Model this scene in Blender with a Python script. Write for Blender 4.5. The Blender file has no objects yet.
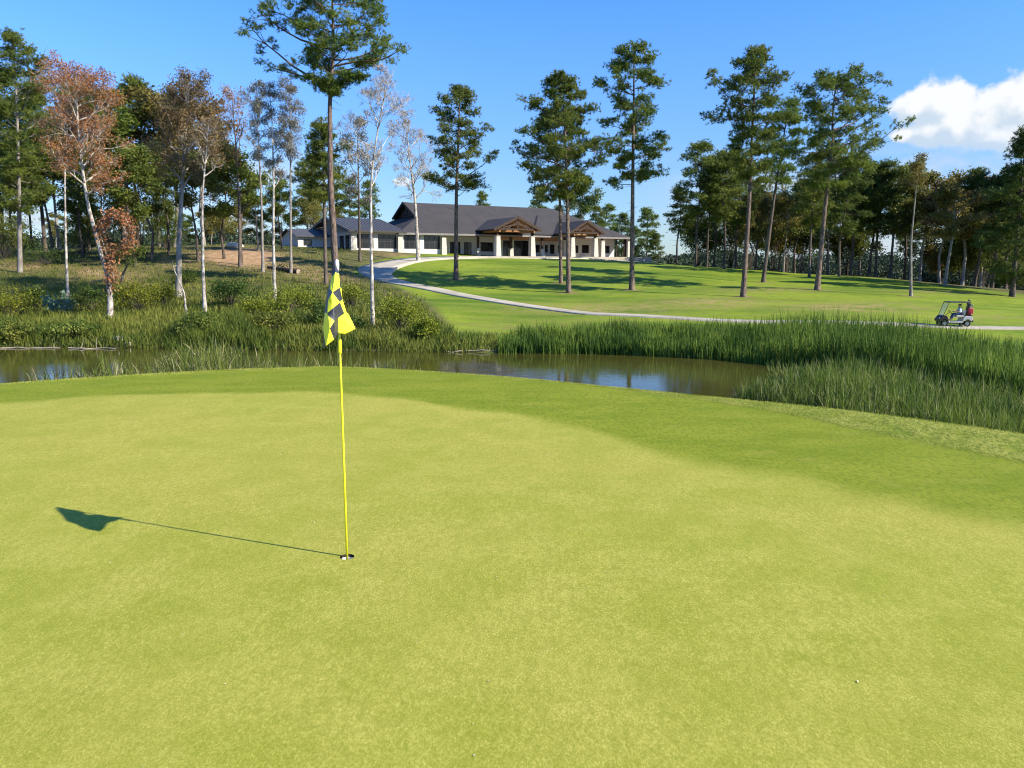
import bpy, bmesh, math, random
import numpy as np
from mathutils import Vector, Matrix

R = math.radians
SC = bpy.context.scene
COL = SC.collection

# ------------------------------------------------------------------ camera, sky, sun, exposure
H_CAM = 2.13
PITCH = R(8.8)
FPX = 770.0
cam_d = bpy.data.cameras.new('camera')
cam_d.sensor_width = 36.0
cam_d.lens = FPX / 1024 * 36
cam_d.clip_start = 0.05
cam_d.clip_end = 6000
cam = bpy.data.objects.new('camera', cam_d)
COL.objects.link(cam)
cam.location = (0, 0, H_CAM)
cam.rotation_euler = (math.pi / 2 - PITCH, 0, 0)
SC.camera = cam

SUN_EL = R(35)
SUN_DIR = Vector((0.92 * math.cos(SUN_EL), -0.39 * math.cos(SUN_EL), math.sin(SUN_EL))).normalized()
SUN_AZ = math.atan2(SUN_DIR.x, SUN_DIR.y)
sun_d = bpy.data.lights.new('sun', 'SUN')
sun_d.energy = 4.7
sun_d.angle = R(0.5)
sun_d.color = (1.0, 0.91, 0.75)
sun = bpy.data.objects.new('sun', sun_d)
COL.objects.link(sun)
sun.rotation_euler = (-SUN_DIR).to_track_quat('-Z', 'Y').to_euler()
sun.location = (30, -20, 40)

SC.view_settings.view_transform = 'Standard'
SC.view_settings.look = 'None'
SC.view_settings.gamma = 1.0
SC.view_settings.use_curve_mapping = False
SC.view_settings.exposure = 0.95
SC.cycles.use_denoising = True
SC.cycles.filter_width = 1.1
SC.cycles.max_bounces = 6
SC.cycles.diffuse_bounces = 3
SC.cycles.transmission_bounces = 4
SC.cycles.transparent_max_bounces = 6
SC.cycles.sample_clamp_indirect = 4


def pix_dir(px, py):
    a, b = (px - 512) / FPX, (384 - py) / FPX
    s, c = math.sin(PITCH), math.cos(PITCH)
    return Vector((a, c + b * s, -s + b * c))


def at(px, py, Y):
    """world point seen at a pixel of the photograph, Y metres ahead of the camera"""
    d = pix_dir(px, py)
    k = Y / d.y
    return Vector((d.x * k, Y, H_CAM + d.z * k))


# ------------------------------------------------------------------ node helpers
class NT:
    def __init__(self, tree):
        self.t = tree
        self.n = tree.nodes
        self.l = tree.links

    def new(self, typ, **kw):
        nd = self.n.new(typ)
        for k, v in kw.items():
            setattr(nd, k, v)
        return nd

    def put(self, sock, v):
        if isinstance(v, bpy.types.NodeSocket):
            self.l.new(v, sock)
        elif v is not None:
            sock.default_value = v

    def math(self, op, a, b=None, c=None, clamp=False):
        nd = self.new('ShaderNodeMath', operation=op, use_clamp=clamp)
        self.put(nd.inputs[0], a)
        self.put(nd.inputs[1], b)
        self.put(nd.inputs[2], c)
        return nd.outputs[0]

    def vmath(self, op, a, b=None):
        nd = self.new('ShaderNodeVectorMath', operation=op)
        self.put(nd.inputs[0], a)
        self.put(nd.inputs[1], b)
        return nd.outputs['Value'] if op in ('LENGTH', 'DOT_PRODUCT', 'DISTANCE') else nd.outputs[0]

    def mix(self, f, a, b):
        nd = self.new('ShaderNodeMix', data_type='RGBA')
        self.put(nd.inputs[0], f)
        self.put(nd.inputs[6], a if isinstance(a, bpy.types.NodeSocket) else (*a, 1))
        self.put(nd.inputs[7], b if isinstance(b, bpy.types.NodeSocket) else (*b, 1))
        return nd.outputs[2]

    def noise(self, vec, scale, detail=4, rough=0.55, dist=0.0):
        nd = self.new('ShaderNodeTexNoise')
        self.put(nd.inputs['Vector'], vec)
        nd.inputs['Scale'].default_value = scale
        nd.inputs['Detail'].default_value = detail
        nd.inputs['Roughness'].default_value = rough
        nd.inputs['Distortion'].default_value = dist
        return nd.outputs[0]

    def rng(self, v, a, b, c=0.0, d=1.0, smooth=True):
        nd = self.new('ShaderNodeMapRange')
        nd.interpolation_type = 'SMOOTHSTEP' if smooth else 'LINEAR'
        self.put(nd.inputs[0], v)
        nd.inputs[1].default_value = a
        nd.inputs[2].default_value = b
        nd.inputs[3].default_value = c
        nd.inputs[4].default_value = d
        return nd.outputs[0]

    def mapping(self, vec, scale=(1, 1, 1), rot=(0, 0, 0)):
        nd = self.new('ShaderNodeMapping')
        self.put(nd.inputs[0], vec)
        nd.inputs['Rotation'].default_value = rot
        nd.inputs['Scale'].default_value = scale
        return nd.outputs[0]


# ------------------------------------------------------------------ world
world = bpy.data.worlds.new('World')
SC.world = world
world.use_nodes = True
W = NT(world.node_tree)
W.n.clear()
w_out = W.new('ShaderNodeOutputWorld')
w_bg = W.new('ShaderNodeBackground')
sky = W.new('ShaderNodeTexSky', sky_type='NISHITA')
sky.sun_disc = False
sky.sun_elevation = SUN_EL
sky.sun_rotation = SUN_AZ
sky.air_density = 1.0
sky.dust_density = 0.15
sky.ozone_density = 3.0
hs = W.new('ShaderNodeHueSaturation')
hs.inputs['Saturation'].default_value = 1.0
W.l.new(sky.outputs[0], hs.inputs['Color'])
tc = W.new('ShaderNodeTexCoord')
dirv = W.vmath('NORMALIZE', tc.outputs['Generated'])
# cumulus puffs, low in the east behind the right-hand wood
blobs = [(915, 108, .032, .8), (942, 106, .040, .8), (928, 130, .034, .6), (958, 122, .042, .7), (984, 118, .044, .85),
         (1000, 134, .045, .5), (1030, 104, .055, .8), (1050, 126, .08, .5),
         (905, 134, .02, .6), (402, 182, .012, .5), (1110, 120, .1, .8)]


def cloud_field(vec):
    tot = None
    for px, py, rad, sy in blobs:
        c = pix_dir(px, py).normalized()
        d = W.vmath('SUBTRACT', vec, tuple(c))
        d = W.vmath('MULTIPLY', d, (1, 1, 1 / sy))
        ln = W.vmath('LENGTH', d)
        v = W.math('SUBTRACT', 1.0, W.math('DIVIDE', ln, rad))
        tot = v if tot is None else W.math('SMOOTH_MAX', tot, v, 0.25)
    n1 = W.noise(vec, 30, 8, 0.58)
    return W.math('ADD', tot, W.math('MULTIPLY', W.math('SUBTRACT', n1, 0.5), 1.25))


d0 = cloud_field(dirv)
off = W.vmath('ADD', dirv, (0.010, -0.004, 0.013))
d1 = cloud_field(off)
cov = W.rng(d0, 0.02, 0.34)
lit = W.rng(W.math('SUBTRACT', d0, d1), -0.35, 0.28)
sepd = W.new('ShaderNodeSeparateXYZ')
W.l.new(dirv, sepd.inputs[0])
elev = sepd.outputs[2]
# low bank of cloud near the horizon
lown = W.noise(W.mapping(dirv, (1, 1, 2.6)), 7.5, 6, 0.58)
side = W.rng(W.math('ABSOLUTE', sepd.outputs[0]), 0.12, 0.34)
lowm = W.math('MULTIPLY', W.rng(elev, 0.15, 0.09), side)
lowc = W.math('MULTIPLY', W.rng(lown, 0.40, 0.60), lowm)
white = W.mix(lit, (2.9, 3.5, 4.15), (4.6, 4.7, 4.8))
tint = W.mix(W.rng(elev, 0.0, 0.42), (0.66, 0.82, 1.10), (0.36, 0.77, 1.34))
skyb = W.vmath('MULTIPLY', hs.outputs[0], tint)
sk = W.new('ShaderNodeVectorMath', operation='SCALE')
W.l.new(skyb, sk.inputs[0])
W.l.new(W.rng(elev, 0.0, 0.30, 0.68, 1.0), sk.inputs['Scale'])
skyc = W.mix(W.math('MULTIPLY', lowc, 0.85), sk.outputs[0], (3.2, 3.6, 4.0))
skyc = W.mix(W.math('MULTIPLY', cov, W.rng(elev, 0.03, 0.16, 0.35, 1.0)), skyc, white)
W.l.new(skyc, w_bg.inputs[0])
w_bg.inputs[1].default_value = 0.11
W.l.new(w_bg.outputs[0], w_out.inputs[0])


# ------------------------------------------------------------------ materials
def material(name, rough=0.8, spec=0.3):
    m = bpy.data.materials.new(name)
    m.use_nodes = True
    t = NT(m.node_tree)
    b = m.node_tree.nodes['Principled BSDF']
    b.inputs['Roughness'].default_value = rough
    b.inputs['Specular IOR Level'].default_value = spec
    return m, t, b


def mottled(name, c1, c2, scale=3.0, rough=0.8, bump=0.0, spec=0.3, stretch=(1, 1, 1), metal=0.0, rnd=0.0):
    m, t, b = material(name, rough, spec)
    co = t.new('ShaderNodeTexCoord')
    v = t.mapping(co.outputs['Object'], stretch)
    f = t.noise(v, scale, 5, 0.6)
    f2 = t.rng(f, 0.3, 0.7)
    col = t.mix(f2, c1, c2)
    if rnd:
        oi = t.new('ShaderNodeObjectInfo')
        hsn = t.new('ShaderNodeHueSaturation')
        t.l.new(col, hsn.inputs['Color'])
        t.l.new(t.rng(oi.outputs['Random'], 0, 1, 1 - rnd, 1 + rnd, False), hsn.inputs['Value'])
        col = hsn.outputs[0]
    t.l.new(col, b.inputs['Base Color'])
    b.inputs['Metallic'].default_value = metal
    if bump:
        bp = t.new('ShaderNodeBump')
        bp.inputs['Strength'].default_value = bump
        bp.inputs['Distance'].default_value = 0.05
        t.l.new(f, bp.inputs['Height'])
        t.l.new(bp.outputs[0], b.inputs['Normal'])
    return m


def foliage(name, c1, c2, trans=0.35, scale=0.6, rnd=0.12, rough=0.6, spec=0.25):
    """leaf shader: clumps of two hues, a little light passing through each leaf"""
    m, t, b = material(name, rough, spec)
    co = t.new('ShaderNodeTexCoord')
    f = t.noise(co.outputs['Object'], scale, 3, 0.6)
    f2 = t.noise(co.outputs['Object'], scale * 9, 2, 0.6)
    fm = t.rng(t.math('ADD', t.math('MULTIPLY', f, 0.6), t.math('MULTIPLY', f2, 0.4)), 0.36, 0.64)
    col = t.mix(fm, c1, c2)
    oi = t.new('ShaderNodeObjectInfo')
    hsn = t.new('ShaderNodeHueSaturation')
    t.l.new(col, hsn.inputs['Color'])
    t.l.new(t.rng(oi.outputs['Random'], 0, 1, 1 - rnd, 1 + rnd, False), hsn.inputs['Value'])
    t.l.new(t.rng(oi.outputs['Random'], 0, 1, 0.5 - rnd * .12, 0.5 + rnd * .12, False), hsn.inputs['Hue'])
    col = hsn.outputs[0]
    t.l.new(col, b.inputs['Base Color'])
    tr = t.new('ShaderNodeBsdfTranslucent')
    t.l.new(col, tr.inputs[0])
    ms = t.new('ShaderNodeMixShader')
    ms.inputs[0].default_value = trans
    t.l.new(b.outputs[0], ms.inputs[1])
    t.l.new(tr.outputs[0], ms.inputs[2])
    t.l.new(ms.outputs[0], t.n['Material Output'].inputs[0])
    return m


M = {}
M['needle'] = foliage('pine_needles', (0.065, 0.115, 0.020), (0.205, 0.245, 0.038), 0.36, 0.5)
M['needle_dark'] = foliage('dark_needles', (0.052, 0.092, 0.020), (0.150, 0.190, 0.034), 0.38, 0.5)
M['leaf_green'] = foliage('green_leaves', (0.06, 0.098, 0.014), (0.15, 0.18, 0.025), 0.4)
M['leaf_olive'] = foliage('olive_leaves', (0.12, 0.125, 0.026), (0.29, 0.235, 0.06), 0.45)
M['leaf_dark'] = foliage('dark_leaves', (0.068, 0.100, 0.018), (0.200, 0.225, 0.038), 0.45)
M['leaf_russet'] = foliage('russet_leaves', (0.29, 0.135, 0.035), (0.50, 0.28, 0.10), 0.35)
M['leaf_brown'] = foliage('brown_leaves', (0.11, 0.085, 0.035), (0.22, 0.13, 0.06), 0.3)
M['leaf_orange'] = foliage('rusty_leaves', (0.29, 0.13, 0.04), (0.54, 0.30, 0.12), 0.35)
M['leaf_far'] = foliage('far_woodland_leaves', (0.030, 0.048, 0.022), (0.052, 0.072, 0.032), 0.2, 0.1)
M['leaf_grey'] = foliage('grey_leaves', (0.14, 0.14, 0.10), (0.26, 0.23, 0.17), 0.3)
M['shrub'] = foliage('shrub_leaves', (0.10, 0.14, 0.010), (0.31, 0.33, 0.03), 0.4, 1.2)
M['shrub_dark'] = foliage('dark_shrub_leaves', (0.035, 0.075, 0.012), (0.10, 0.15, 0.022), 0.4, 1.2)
M['shrub_pale'] = foliage('pale_shrub_leaves', (0.10, 0.17, 0.10), (0.20, 0.28, 0.17), 0.3, 1.2)
M['reed'] = foliage('reed_blades', (0.048, 0.095, 0.014), (0.190, 0.250, 0.036), 0.35, 0.35)
M['reed_dry'] = foliage('dry_reed_blades', (0.16, 0.18, 0.05), (0.46, 0.42, 0.20), 0.35, 0.4)
M['meadow'] = foliage('meadow_blades', (0.060, 0.105, 0.012), (0.235, 0.245, 0.042), 0.35, 0.18)
M['turf_blade'] = foliage('turf_blades', (0.20, 0.24, 0.02), (0.42, 0.40, 0.08), 0.35, 1.5)
M['bark_pine'] = mottled('pine_bark', (0.065, 0.048, 0.04), (0.25, 0.185, 0.145), 6.0, 0.95, 0.6, 0.1, (1.5, 1.5, .35), rnd=.12)
M['bark_dark'] = mottled('dark_bark', (0.06, 0.05, 0.04), (0.15, 0.12, 0.10), 3.0, 0.95, 0.6, 0.1, (1.5, 1.5, .35), rnd=.2)
M['bark_grey'] = mottled('grey_bark', (0.17, 0.15, 0.13), (0.34, 0.31, 0.27), 2.5, 0.9, 0.4, 0.1, (1.2, 1.2, .5), rnd=.15)
M['bark_white'] = mottled('white_bark', (0.12, 0.10, 0.085), (0.62, 0.57, 0.49), 3.8, 0.85, 0.3, 0.15, (1, 1, .6), rnd=.08)
M['stone'] = mottled('pale_stone', (0.42, 0.39, 0.32), (0.62, 0.58, 0.49), 6, 0.9, 0.5)
M['white_wall'] = mottled('white_painted_brick', (0.52, 0.51, 0.49), (0.62, 0.61, 0.58), 5, 0.8, 0.15)
M['trim'] = mottled('dark_trim', (0.035, 0.033, 0.032), (0.06, 0.055, 0.05), 8, 0.6)
M['grey_soffit'] = mottled('soffit_paint', (0.17, 0.16, 0.15), (0.23, 0.22, 0.20), 4, 0.7)
M['wood'] = mottled('cedar_wood', (0.22, 0.105, 0.045), (0.37, 0.19, 0.08), 4, 0.6, 0.2, 0.3, (.4, 4, 4))
M['timber'] = mottled('stained_timber', (0.030, 0.018, 0.013), (0.065, 0.036, 0.024), 5, 0.7, 0.2)
M['metal_roof'] = mottled('standing_seam_roof', (0.060, 0.060, 0.066), (0.085, 0.086, 0.092), 2, 0.6, 0.0, 0.3)
M['black_plastic'] = mottled('black_plastic', (0.012, 0.012, 0.012), (0.03, 0.03, 0.03), 20, 0.5)
M['rubber'] = mottled('tyre_rubber', (0.012, 0.012, 0.012), (0.03, 0.028, 0.025), 14, 0.9, 0.3)
M['cart_paint'] = mottled('cart_bodywork', (0.46, 0.44, 0.42), (0.56, 0.54, 0.52), 3, 0.3, 0, 0.6)
M['alloy'] = mottled('wheel_alloy', (0.35, 0.35, 0.36), (0.5, 0.5, 0.5), 8, 0.35, 0, .5, metal=0.6)
M['vinyl'] = mottled('beige_vinyl', (0.50, 0.45, 0.36), (0.60, 0.55, 0.45), 8, 0.6)
M['red_cloth'] = mottled('red_nylon', (0.42, 0.03, 0.05), (0.58, 0.07, 0.10), 9, 0.65, 0.2)
M['black_cloth'] = mottled('black_nylon', (0.012, 0.012, 0.014), (0.03, 0.03, 0.035), 9, 0.7, 0.2)
M['steel'] = mottled('club_steel', (0.4, 0.4, 0.42), (0.6, 0.6, 0.6), 9, 0.3, 0, .5, metal=.8)
M['skin'] = mottled('skin', (0.42, 0.25, 0.17), (0.50, 0.30, 0.21), 9, 0.55)
M['hair'] = mottled('dark_hair', (0.015, 0.012, 0.01), (0.035, 0.025, 0.02), 30, 0.6, 0.4)
M['shirt'] = mottled('pale_blue_shirt', (0.42, 0.56, 0.72), (0.62, 0.74, 0.86), 8, 0.85)
M['trousers'] = mottled('navy_trousers', (0.03, 0.05, 0.12), (0.06, 0.09, 0.19), 8, 0.85)
M['flag_yellow'] = mottled('yellow_nylon', (0.84, 0.83, 0.025), (0.94, 0.93, 0.06), 40, 0.6, 0.1)
M['flag_black'] = mottled('black_flag_nylon', (0.025, 0.026, 0.030), (0.05, 0.052, 0.06), 40, 0.5, 0.1, 0.5)
M['pole_yellow'] = mottled('yellow_fibreglass', (0.80, 0.74, 0.02), (0.90, 0.84, 0.04), 12, 0.35, 0, .5)
M['white_plastic'] = mottled('white_plastic', (0.76, 0.76, 0.74), (0.86, 0.86, 0.84), 12, 0.4)
M['cup_dark'] = mottled('soil_in_cup', (0.02, 0.015, 0.01), (0.05, 0.035, 0.02), 30, 0.95)
M['driftwood'] = mottled('bleached_wood', (0.22, 0.18, 0.13), (0.42, 0.36, 0.28), 3, 0.9, 0.4, 0.1, (.5, 3, 3))
M['char'] = mottled('dark_rotten_wood', (0.025, 0.02, 0.017), (0.07, 0.055, 0.045), 3, 0.9, 0.5)
M['litter'] = mottled('dry_leaf_bits', (0.30, 0.24, 0.12), (0.65, 0.60, 0.42), 1.5, 0.8)
M['flower'] = mottled('pale_petals', (0.6, 0.62, 0.6), (0.8, 0.8, 0.78), 5, 0.7)


def glass_mat():
    m, t, b = material('window_glass', 0.06, 0.5)
    co = t.new('ShaderNodeTexCoord')
    f = t.noise(co.outputs['Object'], 0.8, 2, 0.5)
    t.l.new(t.mix(f, (0.006, 0.007, 0.008), (0.022, 0.024, 0.028)), b.inputs['Base Color'])
    return m


def shield_mat():
    m, t, b = material('clear_windshield', 0.05, 0.5)
    b.inputs['Base Color'].default_value = (0.85, 0.88, 0.88, 1)
    b.inputs['Alpha'].default_value = 0.22
    return m


def roof_mat():
    m, t, b = material('asphalt_shingle', 0.9, 0.2)
    co = t.new('ShaderNodeTexCoord')
    br = t.new('ShaderNodeTexBrick')
    v = t.mapping(co.outputs['Object'], (1.2, 1.2, 1.2))
    t.l.new(v, br.inputs['Vector'])
    br.inputs['Color1'].default_value = (0.056, 0.052, 0.051, 1)
    br.inputs['Color2'].default_value = (0.040, 0.037, 0.037, 1)
    br.inputs['Mortar'].default_value = (0.055, 0.053, 0.055, 1)
    br.inputs['Scale'].default_value = 2.0
    f = t.noise(co.outputs['Object'], 0.5, 5, 0.6)
    c = t.mix(t.rng(f, 0.35, 0.65, 0, .5), br.outputs[0], (0.065, 0.060, 0.058))
    t.l.new(c, b.inputs['Base Color'])
    return m


M['glass'] = glass_mat()
M['shield'] = shield_mat()
M['roof'] = roof_mat()


def concrete_mat():
    m, t, b = material('concrete', 0.9, 0.2)
    co = t.new('ShaderNodeTexCoord')
    f = t.noise(co.outputs['Object'], 0.5, 6, 0.65)
    f2 = t.noise(co.outputs['Object'], 6, 4, 0.7)
    c = t.mix(t.rng(f, 0.35, 0.65), (0.33, 0.295, 0.23), (0.44, 0.40, 0.32))
    c = t.mix(t.rng(f2, 0.5, 0.8, 0, .35), c, (0.28, 0.26, 0.21))
    t.l.new(c, b.inputs['Base Color'])
    return m


M['concrete'] = concrete_mat()


def water_mat():
    m, t, b = material('pond_water', 0.03, 0.5)
    co = t.new('ShaderNodeTexCoord')
    f = t.noise(co.outputs['Object'], 0.12, 3, 0.5)
    t.l.new(t.mix(f, (0.040, 0.040, 0.008), (0.066, 0.062, 0.013)), b.inputs['Base Color'])
    b.inputs['IOR'].default_value = 1.33
    w1 = t.noise(t.mapping(co.outputs['Object'], (1, 1.8, 1)), 1.3, 4, 0.55)
    w2 = t.noise(co.outputs['Object'], 0.25, 2, 0.5)
    rough = t.rng(w2, 0.4, 0.65, 0.02, 0.09)
    t.l.new(rough, b.inputs['Roughness'])
    bp = t.new('ShaderNodeBump')
    bp.inputs['Strength'].default_value = 0.13
    bp.inputs['Distance'].default_value = 0.05
    t.l.new(w1, bp.inputs['Height'])
    t.l.new(bp.outputs[0], b.inputs['Normal'])
    return m


M['water'] = water_mat()


def ground_mat():
    m, t, b = material('ground_cover', 0.85, 0.12)
    co = t.new('ShaderNodeTexCoord')
    P = co.outputs['Object']
    at1 = t.new('ShaderNodeAttribute', attribute_name='zone')     # r: putting green, g: fringe, b: rough collar
    s1 = t.new('ShaderNodeSeparateColor')
    t.l.new(at1.outputs['Color'], s1.inputs[0])
    at2 = t.new('ShaderNodeAttribute', attribute_name='wild')     # r: wild bank, g: bare earth, b: dry turf
    s2 = t.new('ShaderNodeSeparateColor')
    t.l.new(at2.outputs['Color'], s2.inputs[0])
    n_big = t.noise(P, 0.35, 5, 0.6, 0.4)
    n_mid = t.noise(P, 1.7, 5, 0.62, 0.3)
    n_cut = t.noise(t.mapping(P, (1, .35, 1), (0, 0, .5)), 5.5, 4, 0.6)
    n_fine = t.noise(t.mapping(P, (1, .6, 1), (0, 0, .3)), 85, 3, 0.8)
    n_tiny = t.noise(P, 260, 2, 0.8)
    n_med = t.noise(t.mapping(P, (1, .45, 1), (0, 0, .2)), 24, 4, 0.75)
    vor = t.new('ShaderNodeTexVoronoi')
    vor.inputs['Scale'].default_value = 1.15
    t.l.new(P, vor.inputs['Vector'])
    vsep = t.new('ShaderNodeSeparateColor')
    t.l.new(vor.outputs['Color'], vsep.inputs[0])
    mark = t.math('MULTIPLY', t.rng(vor.outputs['Distance'], 0.032, 0.014), t.rng(vsep.outputs[0], 0.72, 0.78))
    # clipped bentgrass of the putting green
    grain = t.math('ADD', t.math('MULTIPLY', n_fine, 0.5), t.math('MULTIPLY', n_tiny, 0.5))
    g = t.mix(t.rng(n_mid, 0.36, 0.64), (0.280, 0.305, 0.036), (0.370, 0.366, 0.064))
    g = t.mix(t.rng(n_big, 0.38, 0.66, 0, .55), g, (0.42, 0.37, 0.08))
    g = t.mix(t.rng(n_cut, 0.45, 0.75, 0, .22), g, (0.235, 0.25, 0.02))
    g = t.mix(t.rng(grain, 0.43, 0.55, 0.62, 0), g, (0.16, 0.18, 0.012))
    g = t.mix(t.rng(grain, 0.53, 0.61, 0, .55), g, (0.56, 0.50, 0.13))
    g = t.mix(t.rng(n_med, 0.40, 0.56, 0.38, 0), g, (0.19, 0.215, 0.018))
    g = t.mix(t.math('MULTIPLY', mark, .55), g, (0.12, 0.115, 0.04))
    # fringe, a deeper green
    n_mow = t.noise(t.mapping(P, (.6, 1.1, 1), (0, 0, -.35)), 1.3, 5, 0.65)
    fr = t.mix(t.rng(n_mow, 0.35, 0.65), (0.170, 0.212, 0.010), (0.235, 0.262, 0.020))
    fr = t.mix(t.rng(grain, 0.42, 0.56, 0.45, 0), fr, (0.10, 0.15, 0.008))
    fr = t.mix(t.rng(n_med, 0.38, 0.56, 0.6, 0), fr, (0.085, 0.13, 0.006))
    fr = t.mix(t.rng(n_mid, 0.55, 0.72, 0, .35), fr, (0.30, 0.28, 0.05))
    # rough collar at the lip
    rc = t.mix(t.rng(n_mid, 0.35, 0.65), (0.17, 0.215, 0.02), (0.31, 0.31, 0.06))
    rc = t.mix(t.rng(n_med, 0.36, 0.56), (0.08, 0.12, 0.01), rc)
    # fairway on the far side
    n_f1 = t.noise(t.mapping(P, (.5, 1.2, 1), (0, 0, .4)), 0.12, 5, 0.6)
    n_f2 = t.noise(P, 0.9, 5, 0.65)
    stripe = t.new('ShaderNodeTexWave', wave_type='BANDS', bands_direction='Y')
    t.l.new(t.mapping(P, (1, 1, 1), (0, 0, .16)), stripe.inputs['Vector'])
    stripe.inputs['Scale'].default_value = 0.085
    stripe.inputs['Distortion'].default_value = 1.2
    fw = t.mix(t.rng(n_f1, 0.36, 0.64), (0.080, 0.150, 0.007), (0.195, 0.255, 0.018))
    fw = t.mix(t.math('MULTIPLY', t.rng(stripe.outputs[1], 0.3, 0.7), .35), fw, (0.200, 0.222, 0.032))
    fw = t.mix(t.rng(n_f2, 0.45, 0.75, 0, .5), fw, (0.070, 0.105, 0.010))
    dry = t.math('MULTIPLY', s2.outputs[2], t.rng(n_f2, 0.35, 0.6))
    fw = t.mix(dry, fw, (0.27, 0.22, 0.075))
    # wild bank
    wd = t.mix(t.rng(n_f2, 0.38, 0.62), (0.050, 0.066, 0.014), (0.13, 0.115, 0.042))
    wd = t.mix(t.rng(n_mid, 0.5, 0.72, 0, .6), wd, (0.20, 0.155, 0.085))
    earth = t.mix(t.rng(n_f2, 0.35, 0.65), (0.30, 0.185, 0.095), (0.46, 0.30, 0.17))
    ef = t.math('MULTIPLY', s2.outputs[1], t.rng(n_mid, 0.25, 0.5, .35, 1))
    wd = t.mix(ef, wd, earth)
    c = t.mix(s2.outputs[0], fw, wd)
    c = t.mix(s1.outputs[2], c, rc)
    c = t.mix(s1.outputs[1], c, fr)
    c = t.mix(s1.outputs[0], c, g)
    t.l.new(c, b.inputs['Base Color'])
    bp = t.new('ShaderNodeBump')
    bp.inputs['Strength'].default_value = 0.55
    bp.inputs['Distance'].default_value = 0.008
    t.l.new(grain, bp.inputs['Height'])
    bp2 = t.new('ShaderNodeBump')
    bp2.inputs['Strength'].default_value = 0.5
    bp2.inputs['Distance'].default_value = 0.12
    near = t.math('MAXIMUM', s1.outputs[0], s1.outputs[1])
    t.l.new(t.math('MULTIPLY', n_mid, t.math('SUBTRACT', 1.0, near, clamp=True)), bp2.inputs['Height'])
    t.l.new(bp.outputs[0], bp2.inputs['Normal'])
    t.l.new(bp2.outputs[0], b.inputs['Normal'])
    return m


M['ground'] = ground_mat()


# ------------------------------------------------------------------ mesh helpers
def tag(o, label=None, cat=None, group=None, kind=None):
    if label:
        o['label'] = label
    if cat:
        o['category'] = cat
    if group:
        o['group'] = group
    if kind:
        o['kind'] = kind
    return o


def empty(name, loc, rz=0.0):
    o = bpy.data.objects.new(name, None)
    o.location = loc
    o.rotation_euler = (0, 0, rz)
    o.empty_display_size = 0.3
    COL.objects.link(o)
    return o


def np_mesh(name, V, F, mat, parent=None, loc=None, smooth=False):
    """V (n,3), F (m,3) or (m,4) arrays -> one mesh object"""
    V = np.asarray(V, dtype=np.float32)
    F = np.asarray(F, dtype=np.int32)
    me = bpy.data.meshes.new(name)
    k = F.shape[1]
    me.vertices.add(len(V))
    me.vertices.foreach_set('co', V.ravel())
    me.loops.add(F.size)
    me.loops.foreach_set('vertex_index', F.ravel())
    me.polygons.add(len(F))
    me.polygons.foreach_set('loop_start', np.arange(0, F.size, k, dtype=np.int32))
    me.polygons.foreach_set('loop_total', np.full(len(F), k, dtype=np.int32))
    if smooth:
        me.polygons.foreach_set('use_smooth', np.ones(len(F), dtype=bool))
    me.update(calc_edges=True)
    me.materials.append(mat)
    o = bpy.data.objects.new(name, me)
    COL.objects.link(o)
    if parent:
        o.parent = parent
    if loc is not None:
        o.location = loc
    return o


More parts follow.
